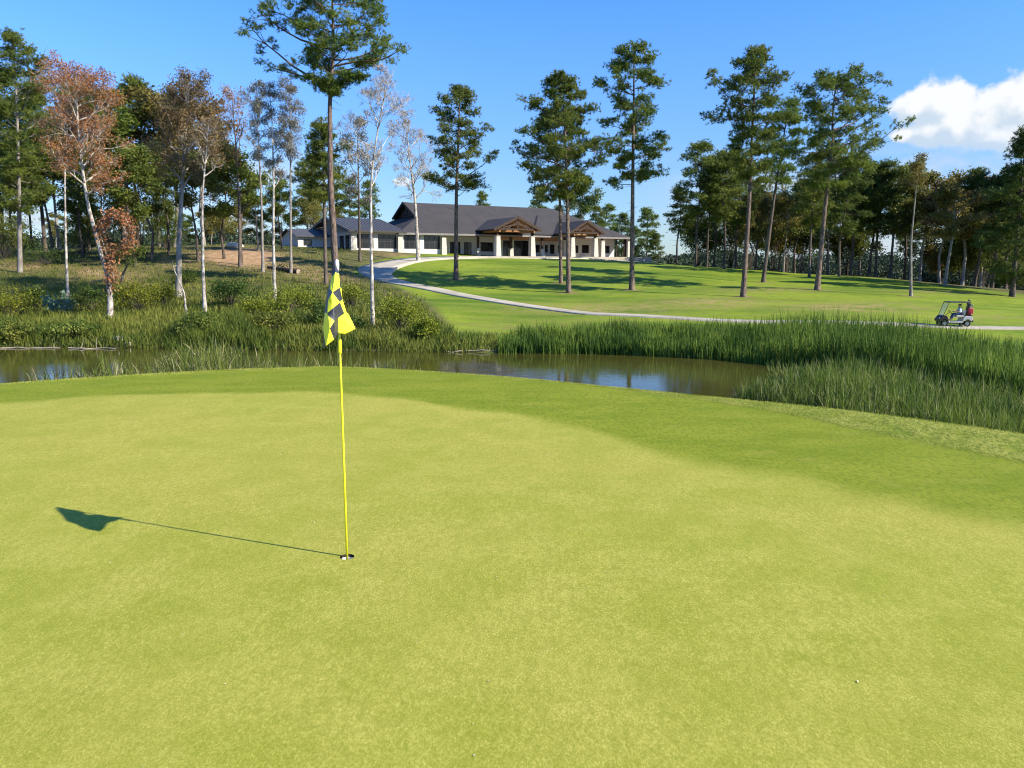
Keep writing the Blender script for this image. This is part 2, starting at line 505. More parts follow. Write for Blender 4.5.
class MB:
    def __init__(self):
        self.v, self.f, self.m = [], [], []

    def poly(self, pts, mi=0):
        n = len(self.v)
        self.v += [tuple(p) for p in pts]
        self.f.append(tuple(range(n, n + len(pts))))
        self.m.append(mi)

    def box(self, x0, x1, y0, y1, z0, z1, mi=0, mat=None):
        P = [Vector(p) for p in ((x0, y0, z0), (x1, y0, z0), (x1, y1, z0), (x0, y1, z0), (x0, y0, z1), (x1, y0, z1), (x1, y1, z1), (x0, y1, z1))]
        if mat:
            P = [mat @ p for p in P]
        self._hex(P, mi)

    def _hex(self, P, mi=0):
        n = len(self.v)
        self.v += [tuple(p) for p in P]
        for q in ((0, 3, 2, 1), (4, 5, 6, 7), (0, 1, 5, 4), (1, 2, 6, 5), (2, 3, 7, 6), (3, 0, 4, 7)):
            self.f.append(tuple(n + i for i in q))
            self.m.append(mi)

    def beam(self, a, b, w, h=None, mi=0):
        a, b = Vector(a), Vector(b)
        h = h or w
        d = (b - a).normalized()
        up = Vector((0, 0, 1)) if abs(d.z) < 0.95 else Vector((0, 1, 0))
        s = d.cross(up).normalized() * w / 2
        u = s.cross(d).normalized() * h / 2
        self._hex([a - s - u, a + s - u, b + s - u, b - s - u, a - s + u, a + s + u, b + s + u, b - s + u], mi)

    def taper(self, cx, cy, z0, z1, w0, w1, mi=0):
        a, b = w0 / 2, w1 / 2
        self._hex([Vector(p) for p in ((cx - a, cy - a, z0), (cx + a, cy - a, z0), (cx + a, cy + a, z0), (cx - a, cy + a, z0),
                                       (cx - b, cy - b, z1), (cx + b, cy - b, z1), (cx + b, cy + b, z1), (cx - b, cy + b, z1))], mi)

    def slab(self, pts, th, mi=0):
        """polygon extruded straight down by th"""
        n = len(self.v)
        k = len(pts)
        self.v += [tuple(p) for p in pts] + [(p[0], p[1], p[2] - th) for p in pts]
        self.f.append(tuple(range(n, n + k)))
        self.m.append(mi)
        self.f.append(tuple(range(n + 2 * k - 1, n + k - 1, -1)))
        self.m.append(mi)
        for i in range(k):
            j = (i + 1) % k
            self.f.append((n + i, n + k + i, n + k + j, n + j))
            self.m.append(mi)

    def tube(self, pts, rad, sides=8, mi=0, cap=True):
        V, F = tube_np(np.array([tuple(p) for p in pts], float), np.array(rad if hasattr(rad, '__len__') else [rad] * len(pts), float), sides)
        n = len(self.v)
        self.v += [tuple(x) for x in V]
        for q in F:
            self.f.append(tuple(int(i) + n for i in q))
            self.m.append(mi)
        if cap:
            self.f.append(tuple(n + i for i in range(sides))[::-1])
            self.m.append(mi)
            self.f.append(tuple(n + len(V) - sides + i for i in range(sides)))
            self.m.append(mi)

    def build(self, name, mats, parent=None, bevel=0.0, smooth=False):
        me = bpy.data.meshes.new(name)
        me.from_pydata(self.v, [], self.f)
        if not isinstance(mats, (list, tuple)):
            mats = [mats]
        for x in mats:
            me.materials.append(x)
        me.polygons.foreach_set('material_index', self.m)
        if smooth:
            me.polygons.foreach_set('use_smooth', [True] * len(self.f))
        bm = bmesh.new()
        bm.from_mesh(me)
        bmesh.ops.recalc_face_normals(bm, faces=bm.faces)
        bm.to_mesh(me)
        bm.free()
        me.update()
        o = bpy.data.objects.new(name, me)
        COL.objects.link(o)
        if parent:
            o.parent = parent
        if bevel:
            bv = o.modifiers.new('bevel', 'BEVEL')
            bv.width = bevel
            bv.segments = 2
            bv.limit_method = 'ANGLE'
        return o


def tube_np(P, rad, sides):
    n = len(P)
    T = np.gradient(P, axis=0)
    T /= (np.linalg.norm(T, axis=1, keepdims=True) + 1e-9)
    ref = np.array([1.0, 0.13, 0.07]) if abs(T[:, 0]).mean() < 0.7 else np.array([0.05, 1.0, 0.1])
    S = np.cross(T, ref)
    S /= (np.linalg.norm(S, axis=1, keepdims=True) + 1e-9)
    U = np.cross(T, S)
    a = np.arange(sides) * 2 * np.pi / sides
    V = P[:, None, :] + rad[:, None, None] * (np.cos(a)[None, :, None] * S[:, None, :] + np.sin(a)[None, :, None] * U[:, None, :])
    V = V.reshape(-1, 3)
    i = np.arange(n - 1)[:, None] * sides
    j = np.arange(sides)[None, :]
    j2 = (j + 1) % sides
    F = np.stack([i + j, i + j2, i + sides + j2, i + sides + j], axis=-1).reshape(-1, 4)
    return V, F


class Buf:
    """collects vertex and face arrays of one kind"""

    def __init__(self):
        self.V, self.F, self.n = [], [], 0

    def add(self, V, F):
        self.V.append(V)
        self.F.append(F + self.n)
        self.n += len(V)

    def tube(self, P, r, sides):
        V, F = tube_np(np.asarray(P, float), np.asarray(r, float), sides)
        self.add(V, F)

    def obj(self, name, mat, parent=None, smooth=False):
        return np_mesh(name, np.concatenate(self.V), np.concatenate(self.F), mat, parent, smooth=smooth)


def unit(rs, n):
    v = rs.normal(size=(n, 3))
    return v / (np.linalg.norm(v, axis=1, keepdims=True) + 1e-9)


def needle_tris(rs, C, nb, length, width, up=0.35):
    """tufts of needles: nb thin triangles leaving every centre in C"""
    C = np.repeat(C, nb, axis=0)
    n = len(C)
    D = unit(rs, n)
    D[:, 2] += up
    D /= np.linalg.norm(D, axis=1, keepdims=True)
    S = np.cross(D, unit(rs, n))
    S /= (np.linalg.norm(S, axis=1, keepdims=True) + 1e-9)
    L = length * rs.uniform(0.7, 1.25, (n, 1))
    w = width * rs.uniform(0.7, 1.3, (n, 1)) * .5
    b = C + D * L * 0.1
    V = np.stack([b - S * w, b + S * w, C + D * L], axis=1).reshape(-1, 3)
    F = np.arange(n * 3).reshape(-1, 3)
    return V, F


def leaf_quads(rs, C, size, flat=0.0):
    n = len(C)
    D = unit(rs, n)
    D[:, 2] *= (1 - flat)
    D /= (np.linalg.norm(D, axis=1, keepdims=True) + 1e-9)
    S = np.cross(D, unit(rs, n))
    S /= (np.linalg.norm(S, axis=1, keepdims=True) + 1e-9)
    L = size * rs.uniform(0.6, 1.4, (n, 1))
    V = np.stack([C - D * L * .5, C + S * L * .32, C + D * L * .5, C - S * L * .32], axis=1).reshape(-1, 3)
    F = np.arange(n * 4).reshape(-1, 4)
    return V, F


# ------------------------------------------------------------------ terrain
WATER_Z = -3.6
sil = [(-200, 392), (0, 384), (100, 377), (200, 371), (330, 366.5), (450, 373), (600, 386), (700, 396), (760, 402), (850, 412), (940, 424), (1024, 436), (1200, 462)]
SIL_A, SIL_R = [], []
for px, py in sil:
    d = pix_dir(px, py)
    k = -H_CAM / d.z
    SIL_A.append(math.atan2(d.x, d.y))
    SIL_R.append(math.hypot(d.x, d.y) * k)
shore = [(-250, 345), (0, 346), (150, 348), (300, 350), (420, 352), (500, 352), (600, 352), (700, 355), (800, 362), (900, 372), (1024, 384), (1250, 405)]
SH_A, SH_R = [], []
for px, py in shore:
    d = pix_dir(px, py)
    k = (WATER_Z - H_CAM) / d.z
    SH_A.append(math.atan2(d.x, d.y))
    SH_R.append(math.hypot(d.x, d.y) * k)
grn = [(-250, 408), (0, 402), (150, 395), (300, 392), (420, 401), (512, 413), (600, 433), (700, 461), (800, 481), (880, 496), (1024, 529), (1300, 620)]
GR_A, GR_R = [], []
for px, py in grn:
    d = pix_dir(px, py)
    k = -H_CAM / d.z
    GR_A.append(math.atan2(d.x, d.y))
    GR_R.append(math.hypot(d.x, d.y) * k)
col_ = [(-250, 393), (0, 385), (330, 367), (560, 382), (700, 399), (800, 417), (900, 438), (1024, 464), (1300, 520)]
CO_A, CO_R = [], []
for px, py in col_:
    d = pix_dir(px, py)
    k = -H_CAM / d.z
    CO_A.append(math.atan2(d.x, d.y))
    CO_R.append(math.hypot(d.x, d.y) * k)

ctrl = [(0, 330, 60), (0, 300, 74), (0, 275, 90), (0, 252, 116), (70, 320, 63), (100, 300, 74), (100, 272, 92), (100, 250, 118), (180, 318, 63), (200, 290, 80), (200, 268, 95), (230, 244, 128),
        (290, 325, 60), (300, 300, 73), (300, 280, 86), (300, 262, 102), (300, 249, 120), (345, 251, 117), (380, 300, 74), (372, 325, 61), (374, 272, 99), (410, 262, 112), (410, 286, 88), (440, 291, 84), (450, 325, 61), (450, 257, 122),
        (500, 335, 58), (500, 303, 76), (455, 278, 95), (510, 262, 115), (500, 258, 126), (560, 335, 58), (600, 315, 68), (568, 293, 84), (560, 275, 100), (590, 259, 136), (631, 290, 86), (640, 262, 128), (660, 335, 57), (700, 319, 64),
        (700, 300, 76), (743, 297, 80), (700, 266, 120), (760, 281, 98), (735, 270, 114), (800, 322, 62), (780, 340, 55), (817, 290, 86), (800, 277, 106), (850, 280, 102), (900, 280, 104), (912, 298, 80), (880, 310, 69),
        (950, 287, 98), (940, 326, 61), (1010, 296, 88), (1024, 328, 60), (1024, 312, 70), (1100, 302, 86), (1200, 312, 80), (1200, 335, 58), (-120, 330, 60), (-120, 280, 85), (-150, 250, 118)]
PC = [tuple(at(*c)) for c in ctrl]
PC += [(-25, 160, 4.2), (0, 165, 3.6), (20, 165, 2.6), (-60, 165, 4.2), (40, 150, 0.0), (70, 140, -2.5), (100, 140, -4.5), (40, 230, -6), (90, 260, -11), (-20, 260, 0), (-90, 260, 2), (-180, 200, 4),
       (200, 200, -8), (0, 420, -8), (200, 420, -12), (-250, 420, 0), (150, 60, -3), (-150, 70, -1)]
PC = np.array(PC)
PX = PC[:, :2] / 60.0


def tps(r2):
    return np.where(r2 > 1e-12, 0.5 * r2 * np.log(r2 + 1e-12), 0)


_n = len(PX)
_A = np.zeros((_n + 3, _n + 3))
_A[:_n, :_n] = tps(((PX[:, None] - PX[None]) ** 2).sum(-1)) + np.eye(_n) * 2e-3
_A[:_n, _n:] = np.c_[np.ones(_n), PX]
_A[_n:, :_n] = _A[:_n, _n:].T
_w = np.linalg.solve(_A, np.r_[PC[:, 2], np.zeros(3)])


def land(X, Y):
    X, Y = np.broadcast_arrays(np.asarray(X, float), np.asarray(Y, float))
    sh = X.shape
    Q = np.c_[X.ravel(), Y.ravel()] / 60.0
    out = np.zeros(len(Q))
    for s in range(0, len(Q), 20000):
        q = Q[s:s + 20000]
        out[s:s + 20000] = tps(((q[:, None] - PX[None]) ** 2).sum(-1)) @ _w[:_n] + _w[_n] + q @ _w[_n + 1:]
    out = out.reshape(sh)
    far = np.clip((np.hypot(X, Y) - 260) / 200, 0, 1)
    return out * (1 - far) + -8.0 * far


def sstep(x):
    x = np.clip(x, 0, 1)
    return x * x * (3 - 2 * x)


def height(X, Y):
    X, Y = np.asarray(X, float), np.asarray(Y, float)
    r = np.hypot(X, Y)
    a = np.arctan2(X, Y)
    re = np.interp(a, SIL_A, SIL_R)
    rf = np.interp(a, SH_A, SH_R) + 0.45 * np.sin(a * 41) + 0.3 * np.sin(a * 97 + 1)
    s = r - re + 0.15
    mslope = 0.36
    hyp = np.where(s > -3, np.sqrt(0.25 ** 2 + (mslope * np.maximum(s, 0)) ** 2) - 0.25, 0)
    zn = np.maximum(-hyp, -4.5)
    zn = zn + 0.02 * np.sin(X * 0.55 + 1) * np.sin(Y * 0.4) * sstep((r - 2) / 3) * sstep((6.5 - np.hypot(X + 1.2, Y - 5.4) * 0 - r * .4) / 2)
    sf = r - rf
    L = land(X, Y)
    wv = sstep(sf / 7.0)
    zf = np.where(sf < 0, np.maximum(WATER_Z + sf * .3, -4.5), (WATER_Z + sf * .22) * (1 - wv) + L * wv)
    zf = zf + np.where(sf > 3, 0.10 * np.sin(X * 0.31 + 2) * np.sin(Y * 0.27), 0)
    z = np.where(r < (re + rf) / 2, zn, zf)
    aw = sstep((np.abs(a) - R(62)) / R(14))
    return z * (1 - aw) + aw * (-0.02 * np.maximum(r - 12, 0))


def hz(x, y):
    return float(height(np.array([x]), np.array([y]))[0])


def ground_at(px, Y):
    """ground point below a picture column, Y metres ahead"""
    z = 0.0
    for _ in range(6):
        zc = Y * math.cos(PITCH) - (z - H_CAM) * math.sin(PITCH)
        X = (px - 512) / FPX * zc
        z = hz(X, Y)
    return Vector((X, Y, z))


HOLE = Vector((-1.215, 5.41, 0.0))
HOLE.z = hz(HOLE.x, HOLE.y)


def build_ground():
    ang = np.r_[np.arange(-180, -44, 3.0), np.arange(-44, 44, 0.2), np.arange(44, 180, 3.0)]
    ang = np.radians(ang)
    rr = np.r_[np.geomspace(0.3, 4.5, 60, endpoint=False), np.arange(4.5, 6.5, 0.035), np.geomspace(6.5, 160, 330, endpoint=False), np.geomspace(160, 3500, 50)]
    na, nr = len(ang), len(rr)
    A, Rr = np.meshgrid(ang, rr)
    X, Y = Rr * np.sin(A), Rr * np.cos(A)
    Z = height(X, Y)
    V = np.c_[X.ravel(), Y.ravel(), Z.ravel()]
    idx = np.arange(nr * na).reshape(nr, na)
    # block of cells round the cup is left out and stitched to a circle
    ha, hr = math.atan2(HOLE.x, HOLE.y), math.hypot(HOLE.x, HOLE.y)
    ia = int(np.argmin(abs(ang - ha)))
    ir = int(np.argmin(abs(rr - hr)))
    k = 5
    i0, i1, a0, a1 = ir - 3, ir + 3, ia - k, ia + k
    F = []
    nxt = np.roll(np.arange(na), -1)
    keep = np.ones((nr - 1, na), bool)
    keep[i0:i1, a0:a1] = False
    I, J = np.nonzero(keep)
    F = np.stack([idx[I, J], idx[I, nxt[J]], idx[I + 1, nxt[J]], idx[I + 1, J]], -1)[:, ::-1]
    loop = [idx[i0, j] for j in range(a0, a1)] + [idx[i, a1] for i in range(i0, i1)] + [idx[i1, j] for j in range(a1, a0, -1)] + [idx[i, a0] for i in range(i1, i0, -1)]
    ring = []
    for v in loop:
        d = V[v] - np.array(HOLE)
        t = math.atan2(d[1], d[0])
        ring.append((HOLE.x + 0.054 * math.cos(t), HOLE.y + 0.054 * math.sin(t), HOLE.z))
    n0 = len(V)
    V = np.vstack([V, ring])
    m = len(loop)
    F2 = np.array([[loop[i], loop[(i + 1) % m], n0 + (i + 1) % m, n0 + i] for i in range(m)])
    nf = np.cross(V[F[0][1]] - V[F[0][0]], V[F[0][2]] - V[F[0][0]])
    if nf[2] < 0:
        F = F[:, ::-1]
    n1 = np.cross(V[F2[0][1]] - V[F2[0][0]], V[F2[0][2]] - V[F2[0][0]])
    if n1[2] < 0:
        F2 = F2[:, ::-1]
    F = np.vstack([F, F2])
    g = np_mesh('ground', V, F, M['ground'], smooth=True)
    tag(g, kind='structure')
    # zones of planting
    X, Y = V[:, 0], V[:, 1]
    r = np.hypot(X, Y)
    a = np.arctan2(X, Y)
    wob = 0.10 * np.sin(a * 23) + 0.06 * np.sin(a * 51 + 2)
    gr = sstep((np.interp(a, GR_A, GR_R) + wob - r) / (0.3 + .6 * sstep((a + .2) / .6)) + .5)
    co = np.interp(a, CO_A, CO_R)
    fr = sstep((co + wob * .6 - r) / 0.25 + .5)
    mid = (np.interp(a, SIL_A, SIL_R) + np.interp(a, SH_A, SH_R)) / 2
    rcol = (r < mid).astype(float)
    zc = np.maximum(Y * math.cos(PITCH) - (V[:, 2] - H_CAM) * math.sin(PITCH), .1)
    px = 512 + FPX * X / zc
    lim = np.interp(Y, [40, 62, 76, 88, 96, 108, 125, 200], [455, 448, 425, 392, 352, 372, 425, 520])
    wild = sstep((lim - px) / 16 + .5) * (r > mid)
    wild = np.maximum(wild, sstep((r - np.interp(a, [-.6, .2, .3, .5, .7], [90, 135, 125, 112, 104])) / 4) * (px > 640))
    wild = np.maximum(wild, (r > mid) * sstep((np.interp(a, SH_A, SH_R) + 3.5 - r) / 2) * 0.85)
    earth = np.zeros(len(V))
    for (qx, qY, sx, sY, amp) in [(238, 107, 38, 9, 1.6), (262, 100, 30, 4, .9), (275, 97, 40, 4, .8), (95, 92, 22, 5, .9), (30, 98, 30, 5, .6), (330, 92, 40, 5, .6), (430, 118, 40, 3, .9), (130, 88, 16, 4, .6), (180, 100, 30, 6, .5)]:
        earth = np.maximum(earth, amp * np.exp(-((px - qx) / sx) ** 2 - ((Y - qY) / sY) ** 2))
    dry = np.zeros(len(V))
    for (qx, qY, sx, sY, amp) in [(850, 71, 70, 4, 1.2), (600, 72, 90, 4, 1.0), (710, 74, 70, 4, 1.0), (770, 86, 60, 3, .7), (560, 60, 100, 5, .5), (940, 88, 60, 3, .6), (980, 66, 50, 2, .5)]:
        dry = np.maximum(dry, amp * np.exp(-((px - qx) / sx) ** 2 - ((Y - qY) / sY) ** 2))
    for (qx, qY) in [(456, 94), (561, 92), (568.7, 84), (631.8, 86), (743, 80), (763, 97), (817, 86), (911, 82), (1012, 88), (418.5, 112)]:
        c_ = ground_at(qx, qY)
        dd = np.hypot(X - c_.x, Y - c_.y)
        rr_ = np.exp(-(dd / 1.3) ** 4)
        wild = np.maximum(wild, .75 * rr_)
        earth = np.maximum(earth, .45 * rr_)
    me = g.data
    z1 = me.color_attributes.new('zone', 'FLOAT_COLOR', 'POINT')
    z1.data.foreach_set('color', np.c_[gr, fr, rcol, np.ones(len(V))].astype(np.float32).ravel())
    z2 = me.color_attributes.new('wild', 'FLOAT_COLOR', 'POINT')
    z2.data.foreach_set('color', np.c_[wild, np.clip(earth, 0, 1), np.clip(dry, 0, 1), np.ones(len(V))].astype(np.float32).ravel())


build_ground()

# pond: one sheet at water level
w = MB()
for i in range(12):
    for j in range(8):
        x0, x1 = -80 + i * 14, -80 + (i + 1) * 14
        y0, y1 = 12 + j * 7, 12 + (j + 1) * 7
        w.poly([(x0, y0, WATER_Z), (x1, y0, WATER_Z), (x1, y1, WATER_Z), (x0, y1, WATER_Z)])
tag(w.build('water', M['water']), kind='structure')


# cart path
def strip(name, pts, widths, mat, lift=0.05, th=0.3):
    P = np.array([(p.x, p.y) for p in pts])
    # resample smoothly (Catmull-Rom)
    Q, Wd = [], []
    for i in range(len(P) - 1):
        p0, p1, p2, p3 = P[max(i - 1, 0)], P[i], P[i + 1], P[min(i + 2, len(P) - 1)]
        n = max(4, int(np.linalg.norm(p2 - p1) / 0.8))
        for k in range(n):
            t = k / n
            Q.append(0.5 * ((2 * p1) + (-p0 + p2) * t + (2 * p0 - 5 * p1 + 4 * p2 - p3) * t * t + (-p0 + 3 * p1 - 3 * p2 + p3) * t ** 3))
            Wd.append(widths[i] * (1 - t) + widths[i + 1] * t)
    Q = np.array(Q)
    Wd = np.array(Wd)
    T = np.gradient(Q, axis=0)
    T /= np.linalg.norm(T, axis=1, keepdims=True)
    N = np.c_[-T[:, 1], T[:, 0]]
    us = np.array([-1, -.5, 0, .5, 1])
    G = Q[:, None, :] + N[:, None, :] * us[None, :, None] * Wd[:, None, None] / 2
    Zg = height(G[..., 0], G[..., 1])
    Zt = np.maximum(Zg, (Zg.mean(1, keepdims=True))) + lift
    top = np.dstack([G, Zt])
    bot = top[:, [0, 4]].copy()
    bot[..., 2] -= th
    n = len(Q)
    V = np.vstack([top.reshape(-1, 3), bot.reshape(-1, 3)])
    F = []
    for i in range(n - 1):
        for j in range(4):
            F.append((i * 5 + j, (i + 1) * 5 + j, (i + 1) * 5 + j + 1, i * 5 + j + 1))
        b = n * 5
        F.append((i * 5, b + i * 2, b + (i + 1) * 2, (i + 1) * 5))
        F.append((i * 5 + 4, (i + 1) * 5 + 4, b + (i + 1) * 2 + 1, b + i * 2 + 1))
    o = np_mesh(name, V, np.array(F), mat)
    bm = bmesh.new()
    bm.from_mesh(o.data)
    bmesh.ops.recalc_face_normals(bm, faces=bm.faces)
    if sum(f.normal.z for f in bm.faces) < 0:
        bmesh.ops.reverse_faces(bm, faces=bm.faces)
    bm.to_mesh(o.data)
    bm.free()
    return tag(o, kind='structure')


pp = [(480, 125), (450, 121), (415, 114), (390, 107), (376, 100), (380, 94), (402, 89), (436, 84.5), (500, 76), (560, 71), (600, 68), (700, 64), (800, 62), (940, 60.6), (1024, 60), (1150, 59)]
strip('cart_path', [ground_at(*p) for p in pp], [4, 4, 4, 4.6, 4.6, 3.4, 2.6, 2.3, 1.9, 1.6, 1.5, 1.4, 1.4, 1.5, 1.5, 1.5], M['concrete'], 0.07)


# ------------------------------------------------------------------ clubhouse
ZF = 3.5
CA = R(30)
club_o = Vector((-11.8, 128.0, ZF))
ca, sa = math.cos(CA), math.sin(CA)


def s_at(px, t, z=2.0):
    k = (px - 512) / FPX
    # solve X = k * zc with X = ox + s*ca - t*sa, Y = oy + s*sa + t*ca
    cz = -(z + ZF - H_CAM) * math.sin(PITCH)
    num = k * ((club_o.y + t * ca) * math.cos(PITCH) + cz) - (club_o.x - t * sa)
    return num / (ca - k * sa * math.cos(PITCH))


def clubhouse():
    T = empty('clubhouse', club_o, CA)
    tag(T, 'long white clubhouse with grey shingle roofs and timber gabled porches behind the lawn', 'building')
    WS, WE = s_at(352, 0), s_at(443.5, 0)
    SR = s_at(613, 3)
    SE = s_at(627, 0)

    def front(s0, s1, t, z0, z1, holes, name='wall', mats=None, th=0.3):
        """wall panel along the facade with rectangular openings [(s0,s1,z0,z1)]"""
        m = MB()
        cur = s0
        for (a, b, c, d) in sorted(holes):
            if a > cur + 1e-3:
                m.box(cur, a, t, t + th, z0, z1)
            if c > z0:
                m.box(a, b, t, t + th, z0, c)
            if d < z1:
                m.box(a, b, t, t + th, d, z1)
            cur = b
        if cur < s1:
            m.box(cur, s1, t, t + th, z0, z1)
        return m.build(name, mats or M['white_wall'], T)

    def window(a, b, c, d, t, nx=2, nz=2, name='window'):
        f = MB()
        w = 0.09
        f.box(a, b, t + .06, t + .16, c, c + w)
        f.box(a, b, t + .06, t + .16, d - w, d)
        f.box(a, a + w, t + .06, t + .16, c + w, d - w)
        f.box(b - w, b, t + .06, t + .16, c + w, d - w)
        for i in range(1, nx):
            x = a + (b - a) * i / nx
            f.box(x - .035, x + .035, t + .07, t + .15, c + w, d - w)
        for i in range(1, nz):
            z = c + (d - c) * i / nz
            f.box(a + w, b - w, t + .075, t + .145, z - .03, z + .03)
        o = f.build(name, M['trim'], T)
        p = MB()
        p.box(a + .02, b - .02, t + .10, t + .12, c + .02, d - .02)
        p.build('pane', M['glass'], o)
        return o

    # floor slab
    m = MB()
    m.box(WE - .4, SE + .5, -6.5, 18, -2.2, 0)
    m.box(WS - .2, WE - .4, -.25, 18, -1.5, 0)
    m.build('floor_slab', M['concrete'], T)
    # ---- wing with big windows (left): wall + pillars + windows
    bays = [(357, 373.5), (378, 396.5), (404, 419.5), (424, 440)]
    holes = []
    for a, b in bays:
        s0, s1 = s_at(a, 0), s_at(b, 0)
        holes.append((s0, s1, 1.15, 3.35))
    front(WS, WE, 0, 0, 3.75, holes)
    for h in holes:
        window(h[0], h[1], h[2], h[3], 0, 3, 2)
    for px in (353, 399.8, 443.5):
        s = s_at(px, -.4)
        c = MB()
        c.taper(s, -.32, -1.0, 3.0, 0.95, 0.75)
        c.build('stone_pillar', M['stone'], T, bevel=.02)
    # end wall of the wing
    m = MB()
    m.box(WS, WS + .3, .3, 4.0, 0, .9)
    m.box(WS, WS + .3, .3, 7.0, 3.2, 3.7)
    m.box(WS, WS + .3, 7.0, 21, 0, 3.7)
    m.box(WS + .02, WS + .28, .3, .9, .9, 3.2)
    m.box(WS + .02, WS + .28, 3.4, 4.0, .9, 3.2)
    m.box(WS + .02, WS + .28, 6.4, 7.0, 0, 3.2)
    m.slab([(WS, 21, 3.7), (WS, .3, 3.7), (WS, 11, 5.6)], .01)
    m.poly([(WS + .01, .3, 3.7), (WS + .01, 21, 3.7), (WS + .01, 11, 6.1)])
    m.box(WS + .3, WE, 17.7, 18, 0, 3.7)
    m.build('end_wall', M['white_wall'], T)
    for (a, b, c) in ((.9, 3.4, .9), (4.0, 6.4, 0)):
        g = MB()
        g.box(WS + .1, WS + .16, a, b, c, 3.2)
        g.box(WS + .04, WS + .22, (a + b) / 2 - .05, (a + b) / 2 + .05, c, 3.2)
        g.build('window', M['glass'], T)
    # wing roof (low pitch)
    r = MB()
    z0, zr = 3.85, 6.35
    sl, sr_ = WS - 1.0, s_at(405, 0)
    r.slab([(sl, -.9, z0), (sr_, -.9, z0), (sr_, 11, zr), (sl, 11, zr)], .16)
    r.slab([(sl, 11, zr), (sr_, 11, zr), (sr_, 23, z0), (sl, 23, z0)], .16)
    for k in range(int((sr_ - sl) / .6)):
        x = sl + .3 + k * .6
        r.beam((x, -.9, z0 + .02), (x, 11, zr + .02), .05, .07)
    r.build('wing_roof', M['metal_roof'], T)
    r = MB()
    r.box(sl - .06, sl - .004, -.95, 23, 0, .001) if False else None
    r.beam((sl - .03, -.95, z0 - .08), (sl - .03, 11, zr - .08), .08, .34)
    r.beam((sl - .03, 23, z0 - .08), (sl - .03, 11, zr - .08), .08, .34)
    r.beam((sl, -.95, z0 - .12), (sr_, -.95, z0 - .12), .08, .26)
    r.build('fascia', M['trim'], T)
    # ---- small shed wing at far left
    a0, a1 = s_at(298, 10), WS - .02
    t0, t1 = 10.0, 21.0
    hw = s_at(303.5, 10), s_at(312, 10)
    front(a0, a1, t0, -.2, 3.2, [(hw[0], hw[1], 1.7, 2.7)], 'annex_wall')
    window(hw[0], hw[1], 1.7, 2.7, t0, 2, 1)
    m = MB()
    m.box(a0, a0 + .25, t0 + .3, t1, -.2, 3.2)
    m.box(a0 + .25, a1, t1 - .25, t1, -.2, 3.2)
    m.poly([(a0 + .02, t0 + .3, 3.2), (a0 + .02, t1, 3.2), (a0 + .02, (t0 + t1) / 2, 4.4)])
    m.build('annex_wall', M['white_wall'], T)
    r = MB()
    tm = (t0 + t1) / 2
    r.slab([(a0 - .5, t0 - .6, 3.25), (a1 - .3, t0 - .6, 3.25), (a1 - .3, tm, 4.6), (a0 - .5, tm, 4.6)], .14)
    r.slab([(a0 - .5, tm, 4.6), (a1 - .3, tm, 4.6), (a1 - .3, t1 + .6, 3.25), (a0 - .5, t1 + .6, 3.25)], .14)
    r.build('annex_roof', M['metal_roof'], T)
    # ---- main wall set back under the eaves
    tw = 3.0
    ops = []
    for (a, b, c, d) in ((450, 460.5, 0, 2.5), (464, 471.5, 0, 2.45), (480.5, 493, .9, 2.5), (503, 510, 0, 2.9), (514, 528.5, 0, 2.9), (535.5, 540, .8, 2.2), (545, 547.8, .8, 2.2),
                         (550, 554.5, .6, 2.3), (558, 562.5, .8, 2.2), (574.5, 578.5, .8, 2.2), (582, 589, .8, 2.3), (604, 609.8, .8, 2.2)):
        ops.append((s_at(a, tw), s_at(b, tw), c, d))
    front(WE, SR, tw, 0, 3.9, ops)
    m = MB()
    m.box(WE - .3, WE, .3, tw, 0, 3.5)
    m.box(SR, SR + .3, tw, 18, 0, 3.5)
    m.box(WE, SR, 17.7, 18, 0, 3.5)
    m.build('side_wall', M['white_wall'], T)
    for h in ops:
        if h[2] == 0:
            window(h[0], h[1], 0, h[3], tw, 2 if h[1] - h[0] > 1.4 else 1, 1, 'door')
        else:
            window(h[0], h[1], h[2], h[3], tw, 2, 2)
    # ceilings in cedar
    c = MB()
    c.box(WE, SE + .4, -.7, tw, 3.42, 3.48)
    c.build('ceiling', M['wood'], T)
    hb = MB()
    hb.box(s_at(535, 0), s_at(562, 0), .2, .4, 2.75, 3.41)
    hb.box(s_at(499, 0), s_at(530, 0), .2, .4, 2.9, 3.41)
    hb.build('header', M['wood'], T)
    # main hip roof with a little gable at the left
    z0, zr, half = 3.62, 9.26, 10.8
    sL, sRr = s_at(397, 0), SE + .6
    te = -.8
    tR = te + half
    hp = 6.8
    fo = (hp - z0) / (zr - z0) * half
    sg = sL + fo - .9
    rr_ = s_at(552, tR, 9)
    tb = tR + half
    r = MB()
    r.slab([(sL, te, z0), (sRr, te, z0), (rr_, tR, zr), (sg + .9, tR, zr), (sL + fo, te + fo, hp)], .18)
    r.slab([(sg, tR, zr + .03), (sg, te + fo - .2, hp - .08), (sg + .91, te + fo - .2, hp - .08), (sg + .91, tR, zr + .03)], .16)
    r.slab([(sg, tR, zr + .03), (sg + .91, tR, zr + .03), (sg + .91, tb - fo + .2, hp - .08), (sg, tb - fo + .2, hp - .08)], .16)
    r.slab([(sL, te, z0), (sL + fo, te + fo, hp), (sL + fo, tb - fo, hp), (sL, tb, z0)], .18)
    r.slab([(sRr, te, z0), (sRr, tb, z0), (rr_, tR, zr)], .18)
    r.slab([(sL, tb, z0), (sL + fo, tb - fo, hp), (sg + .9, tR, zr), (rr_, tR, zr), (sRr, tb, z0)], .18)
    ro = r.build('roof', M['roof'], T)
    g = MB()
    g.poly([(sg + .7, te + fo, hp), (sg + .7, tb - fo, hp), (sg + .7, tR, zr)])
